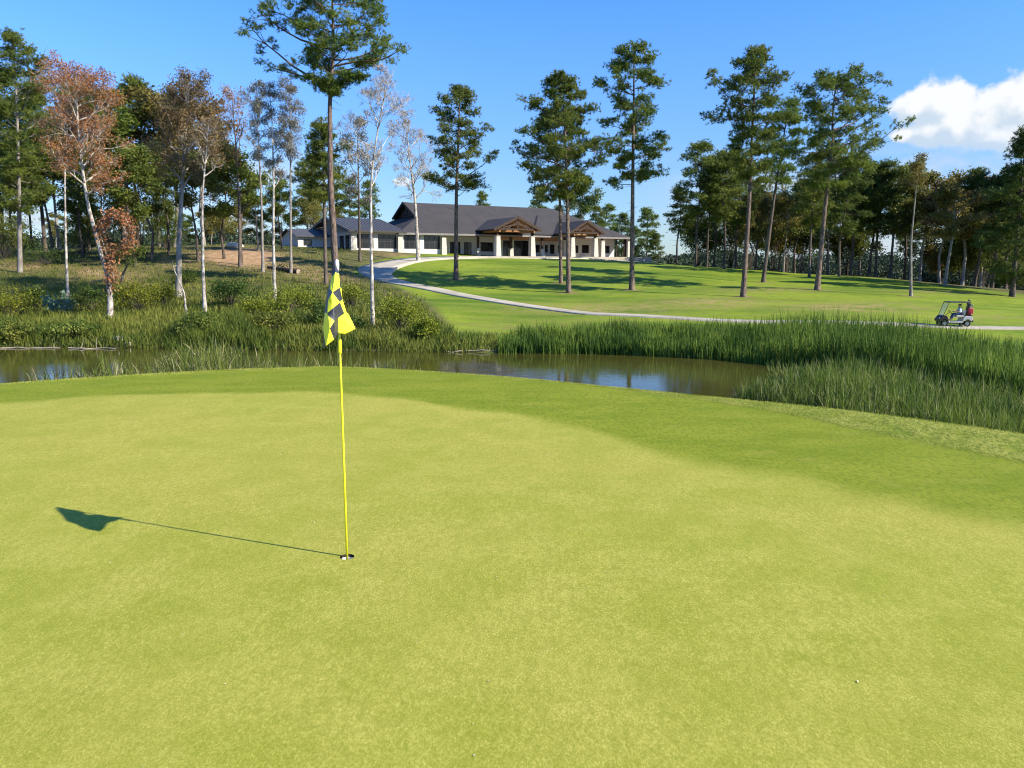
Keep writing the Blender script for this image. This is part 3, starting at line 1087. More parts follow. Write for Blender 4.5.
    for k in range(-1, 2):
        g.box(sg + .6, sg + .69, tR + k * 1.1 - .4, tR + k * 1.1 + .4, hp + .3, hp + 1.0 + (.3 if k == 0 else 0))
    g.beam((sg - .03, te + fo - .3, hp - .15), (sg - .03, tR, zr - .1), .1, .4)
    g.beam((sg - .03, tb - fo + .3, hp - .15), (sg - .03, tR, zr - .1), .1, .4)
    g.build('gable_vent', M['timber'], ro)
    f = MB()
    f.beam((sL, te - .04, z0 - .1), (sRr, te - .04, z0 - .1), .08, .3)
    f.beam((sL - .04, te, z0 - .1), (sL - .04, tb, z0 - .1), .08, .3)
    f.beam((sRr + .04, te, z0 - .1), (sRr + .04, tb, z0 - .1), .08, .3)
    f.build('fascia', M['grey_soffit'], T)
    # second, lower ridge to the right
    r = MB()
    a, b = s_at(534, -1), s_at(600, -1)
    r.slab([(a, te - .25, z0 + .35), (b, te - .25, z0 + .35), (b - 5.5, 6.5, 7.75), (a + 5.5, 6.5, 7.75)], .16)
    r.slab([(b, te - .25, z0 + .35), (b, 8, z0 + .9), (b - 5.5, 6.5, 7.75)], .16)
    r.slab([(a, te - .25, z0 + .35), (a + 5.5, 6.5, 7.75), (a, 8, z0 + .9)], .16)
    r.build('lower_roof', M['roof'], T)

    # porches
    def porch(pxa, pxb, apex, eave, closed):
        tf = -5.0
        a, b = s_at(pxa, tf), s_at(pxb, tf)
        mid = (a + b) / 2
        hw_ = (b - a) / 2 + 1.2
        tb0 = 5.4
        te0 = .8
        r = MB()
        r.slab([(mid - hw_, tf - 1, eave), (mid, tf - 1, apex), (mid, tb0, apex), (mid - hw_, te0, eave)], .14)
        if closed:
            r.slab([(mid + hw_, tf - 1, eave), (mid + hw_, te0, eave), (mid, tb0, apex), (mid, tf - 1, apex)], .14)
        else:
            r.slab([(mid + hw_, tf + 1.5, eave), (mid + hw_, te0, eave), (mid, tb0, apex), (mid, tf + 1.5, apex)], .14)
            for k in range(5):
                t = tf - .9 + k * .55
                r.beam((mid + hw_, t, eave - .08), (mid, t, apex - .08), .14, .16)
        po = r.build('porch_roof', M['roof'], T)
        tr = MB()
        for sg_ in (-1, 1):
            tr.beam((mid + sg_ * hw_, tf - 1.05, eave - .12), (mid, tf - 1.05, apex - .12), .16, .42)
            tr.beam((mid + sg_ * hw_ * .62, tf - .8, eave + (apex - eave) * .38 - .5), (mid, tf - .8, eave + (apex - eave) * .42), .2, .26)
            tr.beam((mid + sg_ * hw_ * .45, tf - .8, eave + .05), (mid + sg_ * .1, tf - .8, apex - .9), .16, .2)
        tr.beam((mid - hw_ * .85, tf - .8, eave + .02), (mid + hw_ * .85, tf - .8, eave + .02), .22, .26)
        tr.beam((mid, tf - .8, eave), (mid, tf - .8, apex - .2), .2, .2)
        tr.build('truss', M['timber'], po)
        sf = MB()
        for sg_ in (-1, 1):
            sf.poly([(mid + sg_ * (hw_ - .05), tf - .75, eave - .2), (mid, tf - .75, apex - .2), (mid, 4.9, apex - .2), (mid + sg_ * (hw_ - .05), .75, eave - .2)])
        if closed:
            pass
        sf.build('soffit', M['wood'], po)
        gi = MB()
        gi.poly([(mid - hw_ + .2, .6, eave - .2), (mid + hw_ - .2, .6, eave - .2), (mid, .6, apex - .25)])
        gi.build('gable_infill', M['timber'], po)
        bm_ = MB()
        bm_.beam((a, tf - .8, eave - .28), (a, 0, eave - .28), .26, .34)
        bm_.beam((b, tf - .8, eave - .28), (b, 0, eave - .28), .26, .34)
        bm_.beam((a - .3, tf, eave - .3), (b + .3, tf, eave - .3), .24, .34)
        bm_.build('beam', M['wood'], T)
        for s in (a, b):
            column(s, tf, 3.2, eave - .45)

    def column(s, t, stone_h, top, w0=1.0, w1=.7, sm='stone'):
        c = MB()
        c.taper(s, t, -1.0, stone_h, w0, w1)
        c.box(s - w1 * .58, s + w1 * .58, t - w1 * .58, t + w1 * .58, stone_h, stone_h + .1)
        p = c.build('column', M[sm], T, bevel=.02)
        if top > stone_h + .15:
            c = MB()
            c.box(s - .17, s + .17, t - .17, t + .17, stone_h + .1, top)
            c.build('post', M['timber'], p)

    porch(497.5, 532, 6.4, 4.35, True)
    porch(572, 595, 6.2, 4.05, False)
    for px in (478, 511, 542, 572):
        column(s_at(px, 0), 0, 1.3, 3.4, .8, .6)
    for px in (564.5, 602):
        column(s_at(px, -.3), -.3, 2.9, 3.4, .95, .75)
    # screened porch at the right end
    f = MB()
    a, b = SR + .4, SE
    n = 5
    for k in range(n + 1):
        x = a + (b - a) * k / n
        f.box(x - .07, x + .07, .1, .24, 0, 3.42)
    f.box(a, b, .12, .22, 1.0, 1.1)
    f.box(a, b, .12, .22, 2.5, 2.6)
    for k in range(5):
        y = .1 + (12) * k / 4
        f.box(b - .07, b + .07, y, y + .14, 0, 3.42)
    f.box(b - .05, b + .05, .24, 12, 2.5, 2.6)
    f.build('screen_frame', M['timber'], T)
    c = MB()
    c.taper(SE + .1, -.2, -1, 3.4, .5, .45)
    c.build('column', M['stone'], T)
    # sitting things on the terrace are too small to read; low kerb wall in front
    return T


CLUB = clubhouse()
m = MB()


def club_pt(s, t):
    return Vector((club_o.x + s * ca - t * sa, club_o.y + s * sa + t * ca, 0))


ap = [club_pt(s, -8.2) for s in (-3, 3, 9, 15, 21, 27, 33, 40, 48)]
strip('forecourt', ap, [3.0] * 9, M['concrete'], 0.08, .4)


# ------------------------------------------------------------------ trees
def branch_poly(rs, p, d, L, n=4, wig=0.12, up=0.15):
    P = [p]
    d = d / np.linalg.norm(d)
    for i in range(n):
        d = d + rs.normal(size=3) * wig + np.array([0, 0, up / n])
        d = d / np.linalg.norm(d)
        P.append(P[-1] + d * L / n)
    return np.array(P), d


def pine_mesh(rs, trunk, r0, env, nbr, pads=4, tuft=11, pad=0.75, blades=12, nl=0.30, nw=0.058, stubs=10, extra=None):
    """trunk: (n,3) local polyline; env: [(z, left, right)] crown reach at each height"""
    B, L = Buf(), Buf()
    H = trunk[-1][2]
    zz = trunk[:, 2]
    tt = np.linspace(0, 1, 14)
    zt = tt * H
    TP = np.c_[np.interp(zt, zz, trunk[:, 0]), np.interp(zt, zz, trunk[:, 1]), zt]
    rad = r0 * (1 - 0.82 * tt ** 1.15)
    rad[0] *= 1.25
    B.tube(TP, rad, 9)
    ez = np.array([e[0] for e in env])
    el = np.array([e[1] for e in env])
    er = np.array([e[2] for e in env])
    z_lo, z_hi = ez.min(), ez.max()
    cen = []

    def put_pad(c, s):
        n = max(3, int(tuft * s * 1.7))
        q = np.clip(rs.normal(size=(n, 3)) * .46, -.85, .85)
        cen.append(c + q * np.array([pad, pad, pad * .52]) * s * 1.1)

    def one(p, az, reach, rise, thick):
        d = np.array([math.cos(az), math.sin(az), rise])
        Pb, dd = branch_poly(rs, p, d, reach * math.sqrt(1 + rise * rise) * .95, 5, 0.13, 0.28)
        B.tube(Pb, thick * np.linspace(1, .25, len(Pb)), 5)
        for k in range(pads):
            f = rs.uniform(.42, 1.0)
            i = f * (len(Pb) - 1)
            i0 = min(int(i), len(Pb) - 2)
            q = Pb[i0] + (Pb[i0 + 1] - Pb[i0]) * (i - i0)
            side = np.array([-math.sin(az), math.cos(az), 0]) * rs.choice([-1, 1]) + np.array([math.cos(az), math.sin(az), 0]) * .6 + np.array([0, 0, rs.uniform(-.1, .6)])
            l2 = reach * rs.uniform(.12, .34) + .25
            Pt, _ = branch_poly(rs, q, side, l2, 3, .15, .25)
            B.tube(Pt, thick * .4 * np.linspace(1, .3, len(Pt)), 3)
            put_pad(Pt[-1], rs.uniform(.45, 1.15))
        put_pad(Pb[-1], 1.1)

    nbr = int(nbr * 1.2)
    for i in range(nbr):
        h = z_lo + (z_hi - z_lo) * ((i + rs.uniform(0, 1)) / nbr)
        az = i * 2.399 + rs.uniform(-.5, .5)
        l, r = np.interp(h, ez, el), np.interp(h, ez, er)
        cx = math.cos(az)
        reach = (r * max(cx, 0) + l * max(-cx, 0)) * abs(cx) + (1 - abs(cx)) * (l + r) / 2
        reach = max(reach * rs.uniform(.55, 1.16) - pad * .45, .35)
        rise = rs.uniform(.05, .5)
        hs_ = max(h - rise * reach * .75, z_lo * .93)
        px_, py_ = np.interp(hs_, zz, trunk[:, 0]), np.interp(hs_, zz, trunk[:, 1])
        one(np.array([px_, py_, hs_]), az, reach, rise, .022 + .009 * reach)
    if extra:
        for (zs, az, reach, rise) in extra:
            px_, py_ = np.interp(zs, zz, trunk[:, 0]), np.interp(zs, zz, trunk[:, 1])
            one(np.array([px_, py_, zs]), az, reach, rise, .03 + .011 * reach)
    put_pad(TP[-1], 1.0)
    put_pad(TP[-1] - np.array([0, 0, .5]), 1.2)
    for i in range(stubs):
        h = rs.uniform(z_lo * .55, z_lo)
        az = rs.uniform(0, 6.28)
        p = np.array([np.interp(h, zz, trunk[:, 0]), np.interp(h, zz, trunk[:, 1]), h])
        Pb, _ = branch_poly(rs, p, np.array([math.cos(az), math.sin(az), rs.uniform(-.3, .3)]), rs.uniform(.5, 1.8), 3, .2, 0)
        B.tube(Pb, .03 * np.linspace(1, .3, len(Pb)), 3)
    C = np.concatenate(cen)
    V, F = needle_tris(rs, C, blades, nl, nw)
    L.add(V, F)
    return B, L


def broad_mesh(rs, trunk, r0, z_lo, spread, levels=3, nlimb=12, lsz=0.16, nleaf=40, clump=.8, density=1.0, rise=.7, twig_min=.014, limb_len=None, crown_off=0.0):
    """broad-leaved tree: forks, twigs and leaves round the twig ends (nleaf=0: bare)"""
    B, L = Buf(), Buf()
    H = trunk[-1][2]
    zz = trunk[:, 2]
    zt = np.linspace(0, 1, 12) * H
    TP = np.c_[np.interp(zt, zz, trunk[:, 0]), np.interp(zt, zz, trunk[:, 1]), zt]
    rad = r0 * (1 - .88 * np.linspace(0, 1, 12) ** 1.1)
    rad[0] *= 1.3
    B.tube(TP, rad, 8)
    tips = []

    def grow(p, d, Lb, r, lv):
        P, dd = branch_poly(rs, p, d, Lb, 4, .17, .22)
        B.tube(P, np.maximum(r * np.linspace(1, .42, len(P)), twig_min * .6), 5 if lv > 1 else 3)
        if lv <= 0:
            tips.append(P[-1])
            tips.append(P[2])
            return
        for k in range(3 if lv > 1 else 4):
            f = rs.uniform(.35, 1)
            i = f * (len(P) - 1)
            i0 = min(int(i), len(P) - 2)
            q = P[i0] + (P[i0 + 1] - P[i0]) * (i - i0)
            nd = dd + unit(rs, 1)[0] * .85
            grow(q, nd, Lb * (rs.uniform(.55, .8) if levels >= 5 else rs.uniform(.42, .62)), r * .5, lv - 1)
        grow(P[-1], dd, Lb * .5, r * .45, lv - 1)

    for i in range(nlimb):
        h = z_lo + (H * .97 - z_lo) * ((i + rs.uniform(0, 1)) / nlimb)
        az = i * 2.399 + rs.uniform(-.6, .6)
        f = (h - z_lo) / (H - z_lo + 1e-6)
        prof = math.sin(math.pi * min(1, .25 + .7 * f)) ** .7
        Lb = spread * prof * rs.uniform(.6, 1.0)
        p = np.array([np.interp(h, zz, trunk[:, 0]), np.interp(h, zz, trunk[:, 1]), h])
        d = np.array([math.cos(az), math.sin(az), rise * rs.uniform(.5, 1.4)])
        grow(p, d, Lb * .62, r0 * .42 * (1 - .6 * f), levels - 1)
    tips = np.array(tips)
    if nleaf:
        n = len(tips)
        C = np.repeat(tips, nleaf, axis=0)
        q = unit(rs, len(C)) * (rs.uniform(0, 1, (len(C), 1)) ** .5)
        C = C + q * np.array([clump, clump, clump * .75])
        if density < 1:
            C = C[rs.uniform(0, 1, len(C)) < density]
        V, F = leaf_quads(rs, C, lsz)
        L.add(V, F)
    return B, L


def place_tree(name, base, B, L, bark, leaf, label, cat='tree', group=None, rz=0.0):
    T = empty(name, base, rz)
    tag(T, label, cat, group)
    B.obj('trunk', M[bark], T, smooth=True)
    if L.V:
        L.obj('crown', M[leaf], T)
    return T


def trunk_from_pix(pts, Y, base):
    """local trunk polyline through picture points, at the tree's distance"""
    P = [np.zeros(3) + np.array([0, 0, -0.15])]
    for k, (px, py) in enumerate(pts[1:]):
        w_ = at(px, py, Y)
        P.append(np.array([w_.x - base.x, 0.25 * math.sin(k * 2.1 + px), w_.z - base.z]))
    return np.array(P)


def hero_pine(name, seed, pts, Y, env_px, r0, nbr, label, bark='bark_pine', leaf='needle', extra=None, group=None, **kw):
    rs = np.random.RandomState(seed)
    base = ground_at(pts[0][0], Y)
    tr = trunk_from_pix(pts, Y, base)
    env = []
    for (py, xl, xr) in env_px:
        zl = at(xl, py, Y)
        zr_ = at(xr, py, Y)
        z = zl.z - base.z
        tx = np.interp(z, tr[:, 2], tr[:, 0]) + base.x
        env.append((z, max(tx - zl.x, .3), max(zr_.x - tx, .3)))
    env.sort()
    ex = None
    if extra:
        ex = []
        for (py0, px1, py1) in extra:
            z0 = at(512, py0, Y).z - base.z
            tx = np.interp(z0, tr[:, 2], tr[:, 0]) + base.x
            e = at(px1, py1, Y)
            dx = e.x - tx
            ex.append((z0, 0.15 if dx > 0 else math.pi - .15, abs(dx), (e.z - base.z - z0) / abs(dx) - .12))
    B, L = pine_mesh(rs, tr, r0, env, nbr, extra=ex, **kw)
    return place_tree(name, base, B, L, bark, leaf, label, group=group)


G_LAWN = 'tall pines standing on the clubhouse lawn'
hero_pine('pine_tree', 11, [(335, 318), (335, 270), (330.5, 180), (329.5, 120), (329, 90), (334, 52), (333, 10), (332, -32)], 66,
          [(95, 322, 350), (75, 300, 372), (60, 268, 400), (40, 245, 400), (15, 250, 396), (-10, 270, 385), (-30, 305, 360)], 
0.33, 32,
          'towering broad-crowned pine with its trunk rising behind the flag', leaf='needle', pads=6, tuft=15, pad=.70, nl=.27, nw=.05, blades=11,
          extra=[(86, 248, 48), (84, 230, 30), (66, 410, 56), (60, 395, 48), (78, 355, 84), (50, 238, 14), (50, 385, 8)])
hero_pine('pine_tree', 12, [(456, 279), (456.5, 190), (459, 120), (460, 88)], 94, [(193, 438, 486), (175, 430, 492), (157, 424, 497), (140, 424, 484), (122, 430, 488), (105, 431, 478), (88, 444, 470)],
          .29, 30, 'lone pine on the lawn before the main roof, left of the timber porch', pads=4, tuft=13, pad=.8, group=G_LAWN, extra=[(182, 497, 160), (188, 428, 186), (172, 424, 150), (150, 490, 122), (190, 486, 188)])
hero_pine('pine_tree', 13, [(561, 283), (560, 200), (556, 140), (553, 105)], 92, [(205, 535, 575), (185, 520, 590), (160, 515, 590), (135, 518, 580), (110, 535, 570)],
          .22, 24, 'slimmer thin-trunked pine on the lawn, close left of its dense neighbour', group=G_LAWN, leaf='needle_dark', pads=4, tuft=12, pad=.8)
hero_pine('pine_tree', 14, [(568.7, 293), (567.5, 200), (565, 130), (562, 78)], 84, [(202, 548, 592), (185, 525, 600), (165, 518, 603), (145, 512, 607), (120, 516, 598), (97, 531, 585), (78, 548, 573)],
          .26, 42, 'dense pine with the wide full crown in the middle of the lawn', group=G_LAWN, pads=5, tuft=13, pad=.8, extra=[(168, 512, 143), (192, 518, 178), (150, 608, 146), (125, 530, 96)])
hero_pine('pine_tree', 15, [(631.8, 291), (632.5, 180), (634, 110), (634, 44)], 86, [(183, 612, 656), (165, 608, 664), (140, 602, 672), (112, 600, 676), (88, 598, 670), (65, 602, 664), (48, 614, 650)],
          .28, 34, 'tall straight pine just past the right end of the clubhouse', group=G_LAWN, pads=5, tuft=13, pad=.75, extra=[(95, 602, 72), (160, 674, 142), (185, 612, 182), (176, 664, 178)])
hero_pine('pine_tree', 16, [(743, 297), (750, 200), (753, 130), (756, 50)], 80, [(182, 738, 772), (160, 728, 788), (135, 730, 802), (115, 708, 792), (98, 700, 788), (72, 724, 780), (52, 735, 766)],
          .27, 36, 'tall pale-trunked pine on the right lawn with a long limb reaching left', group=G_LAWN, pads=4, tuft=14, pad=.78, extra=[(108, 704, 95), (118, 712, 112)])
hero_pine('pine_tree', 17, [(763, 281), (775, 195), (783, 140), (790, 100)], 97, [(185, 752, 798), (165, 748, 806), (140, 755, 812), (118, 764, 808), (102, 776, 804)],
          .24, 28, 'pine leaning right behind the pale-trunked pine on the right lawn', bark='bark_dark', leaf='needle', group=G_LAWN, pads=4, tuft=13, pad=.9)
hero_pine('pine_tree', 18, [(817, 291), (826, 200), (832, 140), (833, 115), (838, 74)], 86, [(190, 806, 856), (165, 790, 872), (140, 796, 903), (115, 792, 895), (92, 798, 884), (75, 812, 862)],
          .29, 40, 'tallest pine of the right lawn, leaning with a wide flat-topped crown below the cloud', group=G_LAWN, pads=4, tuft=14, pad=.8, extra=[(150, 903, 132), (130, 888, 106), (118, 798, 92), (100, 868, 76), (150, 792, 148), (175, 870, 165)])
hero_pine('pine_tree', 19, [(1012, 296), (1018, 230), (1024, 170), (1030, 125)], 88, [(285, 985, 1040), (255, 972, 1060), (225, 985, 1062), (195, 990, 1062), (160, 1006, 1050), (132, 1020, 1040)],
          .28, 44, 'dark pine clothed almost to the ground at the right edge', bark='bark_dark', leaf='needle_dark', pads=5, tuft=15, pad=.95)


# --- slender forked tree on the right lawn
def hero_broad(name, seed, pts, Y, z_lo_py, spread_px, r0, label, bark, leaf, group=None, **kw):
    rs = np.random.RandomState(seed)
    base = ground_at(pts[0][0], Y)
    tr = trunk_from_pix(pts, Y, base)
    z_lo = at(512, z_lo_py, Y).z - base.z
    spread = spread_px / FPX * Y
    B, L = broad_mesh(rs, tr, r0, z_lo, spread, **kw)
    return place_tree(name, base, B, L, bark, leaf, label, group=group)


hero_broad('slender_tree', 30, [(911, 298), (912, 240), (914, 200), (917, 160)], 82, 195, 20, .15, 'slender tree with bare thin trunk standing alone above the golf cart', 'bark_grey', 'leaf_olive',
           nlimb=9, nleaf=30, clump=.6, rise=1.0, levels=2)
# --- pale and dying trees of the left bank
G_LEFT = 'pale and dying trees on the left bank'
hero_broad('bare_tree', 31, [(373, 327), (371, 250), (370, 180), (378, 130), (384, 95), (395, 66)], 60, 190, 40, .155, 'bare white-barked tree right of the flag', 'bark_white', 'leaf_grey', G_LEFT,
           nlimb=13, nleaf=0, levels=5, rise=.9, twig_min=.013)
hero_broad('bare_tree', 32, [(418.5, 262), (415, 200), (410, 160), (405, 118)], 112, 205, 34, .28, 'leafless pale tree before the left gable of the clubhouse roof', 'bark_white', 'leaf_grey', G_LEFT,
           nlimb=12, nleaf=0, levels=5, rise=.8, twig_min=.022)
hero_broad('dying_tree', 33, [(110, 321), (109, 285), (98, 240), (85, 200), (78, 140), (74, 70)], 63, 196, 66, .22, 'leaning white-trunked tree with dying russet crown', 'bark_white', 'leaf_russet', G_LEFT,
           nlimb=26, nleaf=9, lsz=.14, clump=.55, levels=4, rise=.75, density=.4)
hero_broad('dying_tree', 34, [(68, 303), (67, 240), (66, 180), (70, 100)], 72, 170, 34, .14, 'slim white-trunked tree with sparse brown leaves left of the leaning russet tree', 'bark_white', 'leaf_brown', G_LEFT,
           nlimb=14, nleaf=8, lsz=.18, clump=.7, levels=3, rise=.9)
hero_broad('dying_tree', 35, [(178.5, 298), (179, 240), (182, 170), (190, 84)], 76, 190, 56, .30, 'stout grey tree with a rounded brown and olive crown', 'bark_grey', 'leaf_brown', G_LEFT,
           nlimb=24, nleaf=16, lsz=.16, clump=.75, levels=3, rise=.8)
hero_broad('bare_tree', 36, [(205, 316), (202, 270), (202, 200), (205, 150), (208, 120)], 64, 180, 30, .165, 'white trunk with a thin brown top right of the stout grey tree', 'bark_white', 'leaf_brown', G_LEFT,
           nlimb=10, nleaf=4, lsz=.15, clump=.6, levels=3, rise=1.0)
hero_broad('bare_tree', 37, [(187, 318), (183, 292), (174, 270), (172, 262)], 63, 268, 9, .10, 'short dead white snag leaning left beside the white trunk', 'bark_white', 'leaf_brown', G_LEFT,
           nlimb=3, nleaf=0, levels=1, rise=.4)
hero_broad('bare_tree', 38, [(275, 302), (273, 240), (274, 180), (272, 110), (268, 84)], 72, 190, 22, .15, 'thin pale tree, leafless at the top, nearest the bank left of the flag', 'bark_white', 'leaf_grey', G_LEFT,
           nlimb=16, nleaf=2, lsz=.12, clump=.5, levels=4, rise=1.2, twig_min=.022)
hero_broad('bare_tree', 39, [(263, 273), (262, 200), (258, 140), (256, 84)], 92, 170, 24, .17, 'thin bare tree with faint violet twigs, before the earth patch', 'bark_grey', 'leaf_grey', G_LEFT,
           nlimb=16, nleaf=2, lsz=.15, clump=.6, levels=4, rise=1.2, twig_min=.026)
hero_broad('bare_tree', 40, [(291, 274), (290, 200), (291, 130), (290, 84)], 92, 170, 26, .17, 'thin bare tree with wispy grey top left of the main pine', 'bark_grey', 'leaf_grey', G_LEFT,
           nlimb=16, nleaf=3, lsz=.15, clump=.6, levels=4, rise=1.2, twig_min=.026)
hero_broad('bare_tree', 41, [(240, 268), (239, 200), (236, 140), (232, 90)], 96, 170, 32, .2, 'bare tree with sparse rosy top right of the rounded brown crown', 'bark_dark', 'leaf_russet', G_LEFT,
           nlimb=16, nleaf=3, lsz=.19, clump=.8, levels=3, rise=1.0)
hero_pine('pine_tree', 42, [(326, 286), (325, 220), (324, 170), (322, 120)], 84, [(205, 305, 345), (185, 296, 356), (160, 300, 352), (140, 308, 342), (124, 314, 334)],
          .22, 26, 'dark slim pine close beside the trunk of the broad-crowned pine', bark='bark_dark', leaf='needle', tuft=12, pad=.8)
hero_broad('bare_tree', 43, [(360, 263), (359, 220), (358, 170), (357, 120)], 108, 205, 26, .2, 'thin dark-stemmed tree between the flag pine and the bare white tree', 'bark_dark', 'leaf_grey', G_LEFT,
           nlimb=12, nleaf=10, lsz=.2, clump=.8, levels=3, rise=1.0)
hero_pine('pine_tree', 44, [(20, 270), (19, 200), (17, 120), (14, 32)], 92, [(215, 5, 42), (180, -12, 55), (140, -25, 62), (105, -25, 62), (70, -20, 50), (38, 0, 28)],
          .27, 46, 'tall dense green pine at the left edge', bark='bark_grey', leaf='needle', pads=5, tuft=14, pad=.95)
hero_broad('small_tree', 45, [(121, 286), (123, 275), (130, 260), (138, 250)], 84, 268, 22, .16, 'small dark leaning tree behind the trunk of the leaning russet tree', 'bark_dark', 'leaf_dark', None,
           nlimb=9, nleaf=22, lsz=.16, clump=.6, levels=2, rise=.5)


# russet vine-like side growth on the leaning trunk (its own sprawling plant)
def vine():
    rs = np.random.RandomState(5)
    base = ground_at(110, 63)
    T = empty('dead_vine', base)
    tag(T, 'ring of rusty dead leaves hanging on the leaning white trunk', 'vine')
    B = Buf()
    pts = [(112, 292), (109, 262), (101, 235), (106, 222), (116, 213), (128, 218), (134, 232), (131, 246), (118, 250), (111, 262), (117, 282)]
    P = []
    for i, (px, py) in enumerate(pts):
        w_ = at(px, py, 63)
        P.append(np.array([w_.x - base.x, -.25 + .2 * math.sin(i), w_.z - base.z]))
    P = np.array(P)
    B.tube(P, np.full(len(P), .045), 5)
    o = B.obj('stem', M['driftwood'], T)
    C = []
    for i in range(1, len(P)):
        for k in range(170):
            f = rs.uniform()
            C.append(P[i - 1] * (1 - f) + P[i] * f + rs.normal(size=3) * np.array([.27, .3, .30]))
    L = Buf()
    L.add(*leaf_quads(rs, np.array(C), .20))
    L.obj('leaves', M['leaf_orange'], T)


vine()

# --- variants reused in the woods
VAR = {}


def variant(kind, k):
    key = (kind, k)
    if key in VAR:
        return VAR[key]
    rs = np.random.RandomState(700 + k * 13 + hash(kind.encode()[0]) % 97)
    if kind == 'pine':
        tr = np.array([(0, 0, -.3), (rs.uniform(-.3, .3), .1, 5), (rs.uniform(-.7, .7), -.2, 11), (rs.uniform(-.9, .9), 0, 17)])
        B, L = pine_mesh(rs, tr, .17, [(7.0, 1.4, 1.4), (9, 3.0, 2.6), (12, 3.2, 3.2), (15, 2.3, 2.2), (16.8, .9, .9)], 22, pads=4, tuft=9, pad=.95, blades=9, nl=.40, nw=.08)
        mats = ('bark_dark', 'needle')
    elif kind == 'dpine':
        tr = np.array([(0, 0, -.3), (rs.uniform(-.3, .3), .1, 5), (rs.uniform(-.7, .7), -.2, 11), (rs.uniform(-.9, .9), 0, 16)])
        B, L = pine_mesh(rs, tr, .17, [(6.0, 1.8, 1.8), (8, 3.4, 3.0), (11, 3.2, 3.4), (14, 2.0, 2.2), (15.8, .9, .9)], 24, pads=4, tuft=9, pad=.95, blades=9, nl=.40, nw=.08)
        mats = ('bark_dark', 'needle_dark')
    else:
        tr = np.array([(0, 0, -.3), (rs.uniform(-.4, .4), .1, 4), (rs.uniform(-.9, .9), -.2, 8), (rs.uniform(-1, 1), 0, 14)])
        B, L = broad_mesh(rs, tr, .17, 5.6, 4.6, levels=3, nlimb=12, lsz=.26, nleaf=17, clump=.85, rise=.75)
        mats = {'green': ('bark_grey', 'leaf_green'), 'olive': ('bark_grey', 'leaf_olive'), 'dark': ('bark_dark', 'leaf_dark'), 'brown': ('bark_grey', 'leaf_brown')}[kind]
    # keep the meshes only
    bo = B.obj('trunk', M[mats[0]], None, smooth=True)
    lo = L.obj('crown', M[mats[1]], None)
    bm_, lm_ = bo.data, lo.data
    bpy.data.objects.remove(bo)
    bpy.data.objects.remove(lo)
    zt = {'pine': 17.6, 'dpine': 16.6}.get(kind, 15.5)
    VAR[key] = (bm_, lm_, zt)
    return VAR[key]


def wood_tree(kind, k, px, Y, top_py, wide, label, group, name, rz=None):
    bm_, lm_, zt = variant(kind, k)
    jr = random.Random(int(px * 17 + Y * 3))
    px, Y = px + jr.uniform(-3, 3), Y + jr.uniform(-5, 5)
    base = ground_at(px, Y)
    ztop = at(px, top_py, Y).z
    s = (ztop - base.z) / zt
    T = empty(name, base, random.Random(int(px * 31 + Y * 7)).uniform(0, 6.28) if rz is None else rz)
    T.scale = (s * wide, s * wide, s)
    tag(T, label, 'tree', group)
    for nm, me in (('trunk', bm_), ('crown', lm_)):
        o = bpy.data.objects.new(nm, me)
        o.parent = T
        COL.objects.link(o)
    return T


ORD = ['first', 'second', 'third', 'fourth', 'fifth', 'sixth', 'seventh', 'eighth', 'ninth', 'tenth', 'eleventh', 'twelfth', 'thirteenth', 'fourteenth', 'fifteenth', 'sixteenth', 'seventeenth', 'eighteenth',
       'nineteenth', 'twentieth', 'twenty-first', 'twenty-second', 'twenty-third', 'twenty-fourth', 'twenty-fifth', 'twenty-sixth', 'twenty-seventh', 'twenty-eighth', 'twenty-ninth', 'thirtieth']
KN = {'pine': ('pine_tree', 'green pine'), 'dpine': ('pine_tree', 'dark pine'), 'green': ('broadleaf_tree', 'bright green leafy tree'), 'olive': ('broadleaf_tree', 'olive leafy tree'),
      'dark': ('broadleaf_tree', 'dark leafy tree'), 'brown': ('broadleaf_tree', 'brown-tinged leafy tree')}


def row(items, where, group):
    """items: (kind, variant, px, Y, top py, width); labelled in order from the left, kind by kind"""
    items = sorted(items, key=lambda i: i[2])
    cnt = {}
    for it in items:
        kind = it[0]
        n = cnt.get(kind, 0)
        cnt[kind] = n + 1
        wood_tree(kind, it[1], it[2], it[3], it[4], it[5], f'{ORD[n]} {KN[kind][1]} from the left {where}', group, KN[kind][0])


# left wood
row([('dpine', 0, -30, 120, 60, 1.2), ('pine', 1, 4, 112, 62, 1.3), ('pine', 2, 44, 118, 78, 1.2), ('green', 0, 58, 126, 110, 1.1), ('pine', 0, 92, 116, 76, 1.1),
     ('green', 1, 124, 112, 84, 1.5), ('pine', 1, 140, 122, 72, 1.0), ('olive', 0, 158, 118, 80, 1.3), ('olive', 1, 176, 124, 96, 1.3), ('brown', 1, 206, 122, 92, 1.2)],
    'along the skyline of the left wood', 'tall trees on the skyline of the left wood')
row([('dark', 0, 12, 108, 150, 1.3), ('dpine', 1, 30, 104, 125, 1.0), ('dark', 1, 56, 110, 140, 1.2), ('dpine', 2, 82, 106, 132, 1.0), ('dark', 0, 102, 102, 150, 1.2), ('dark', 1, 138, 100, 140, 1.2),
     ('dark', 0, 152, 104, 146, 1.3), ('dpine', 0, 170, 108, 140, 1.0), ('dark', 1, 198, 104, 148, 1.2), ('dark', 0, 222, 106, 156, 1.2), ('dark', 1, 243, 100, 140, 1.2), ('green', 1, 256, 112, 170, 1.1), ('dark', 1, 280, 116, 176, 1.0)],
    'in the shaded inner row of left wood', 'dark trees inside the left wood')
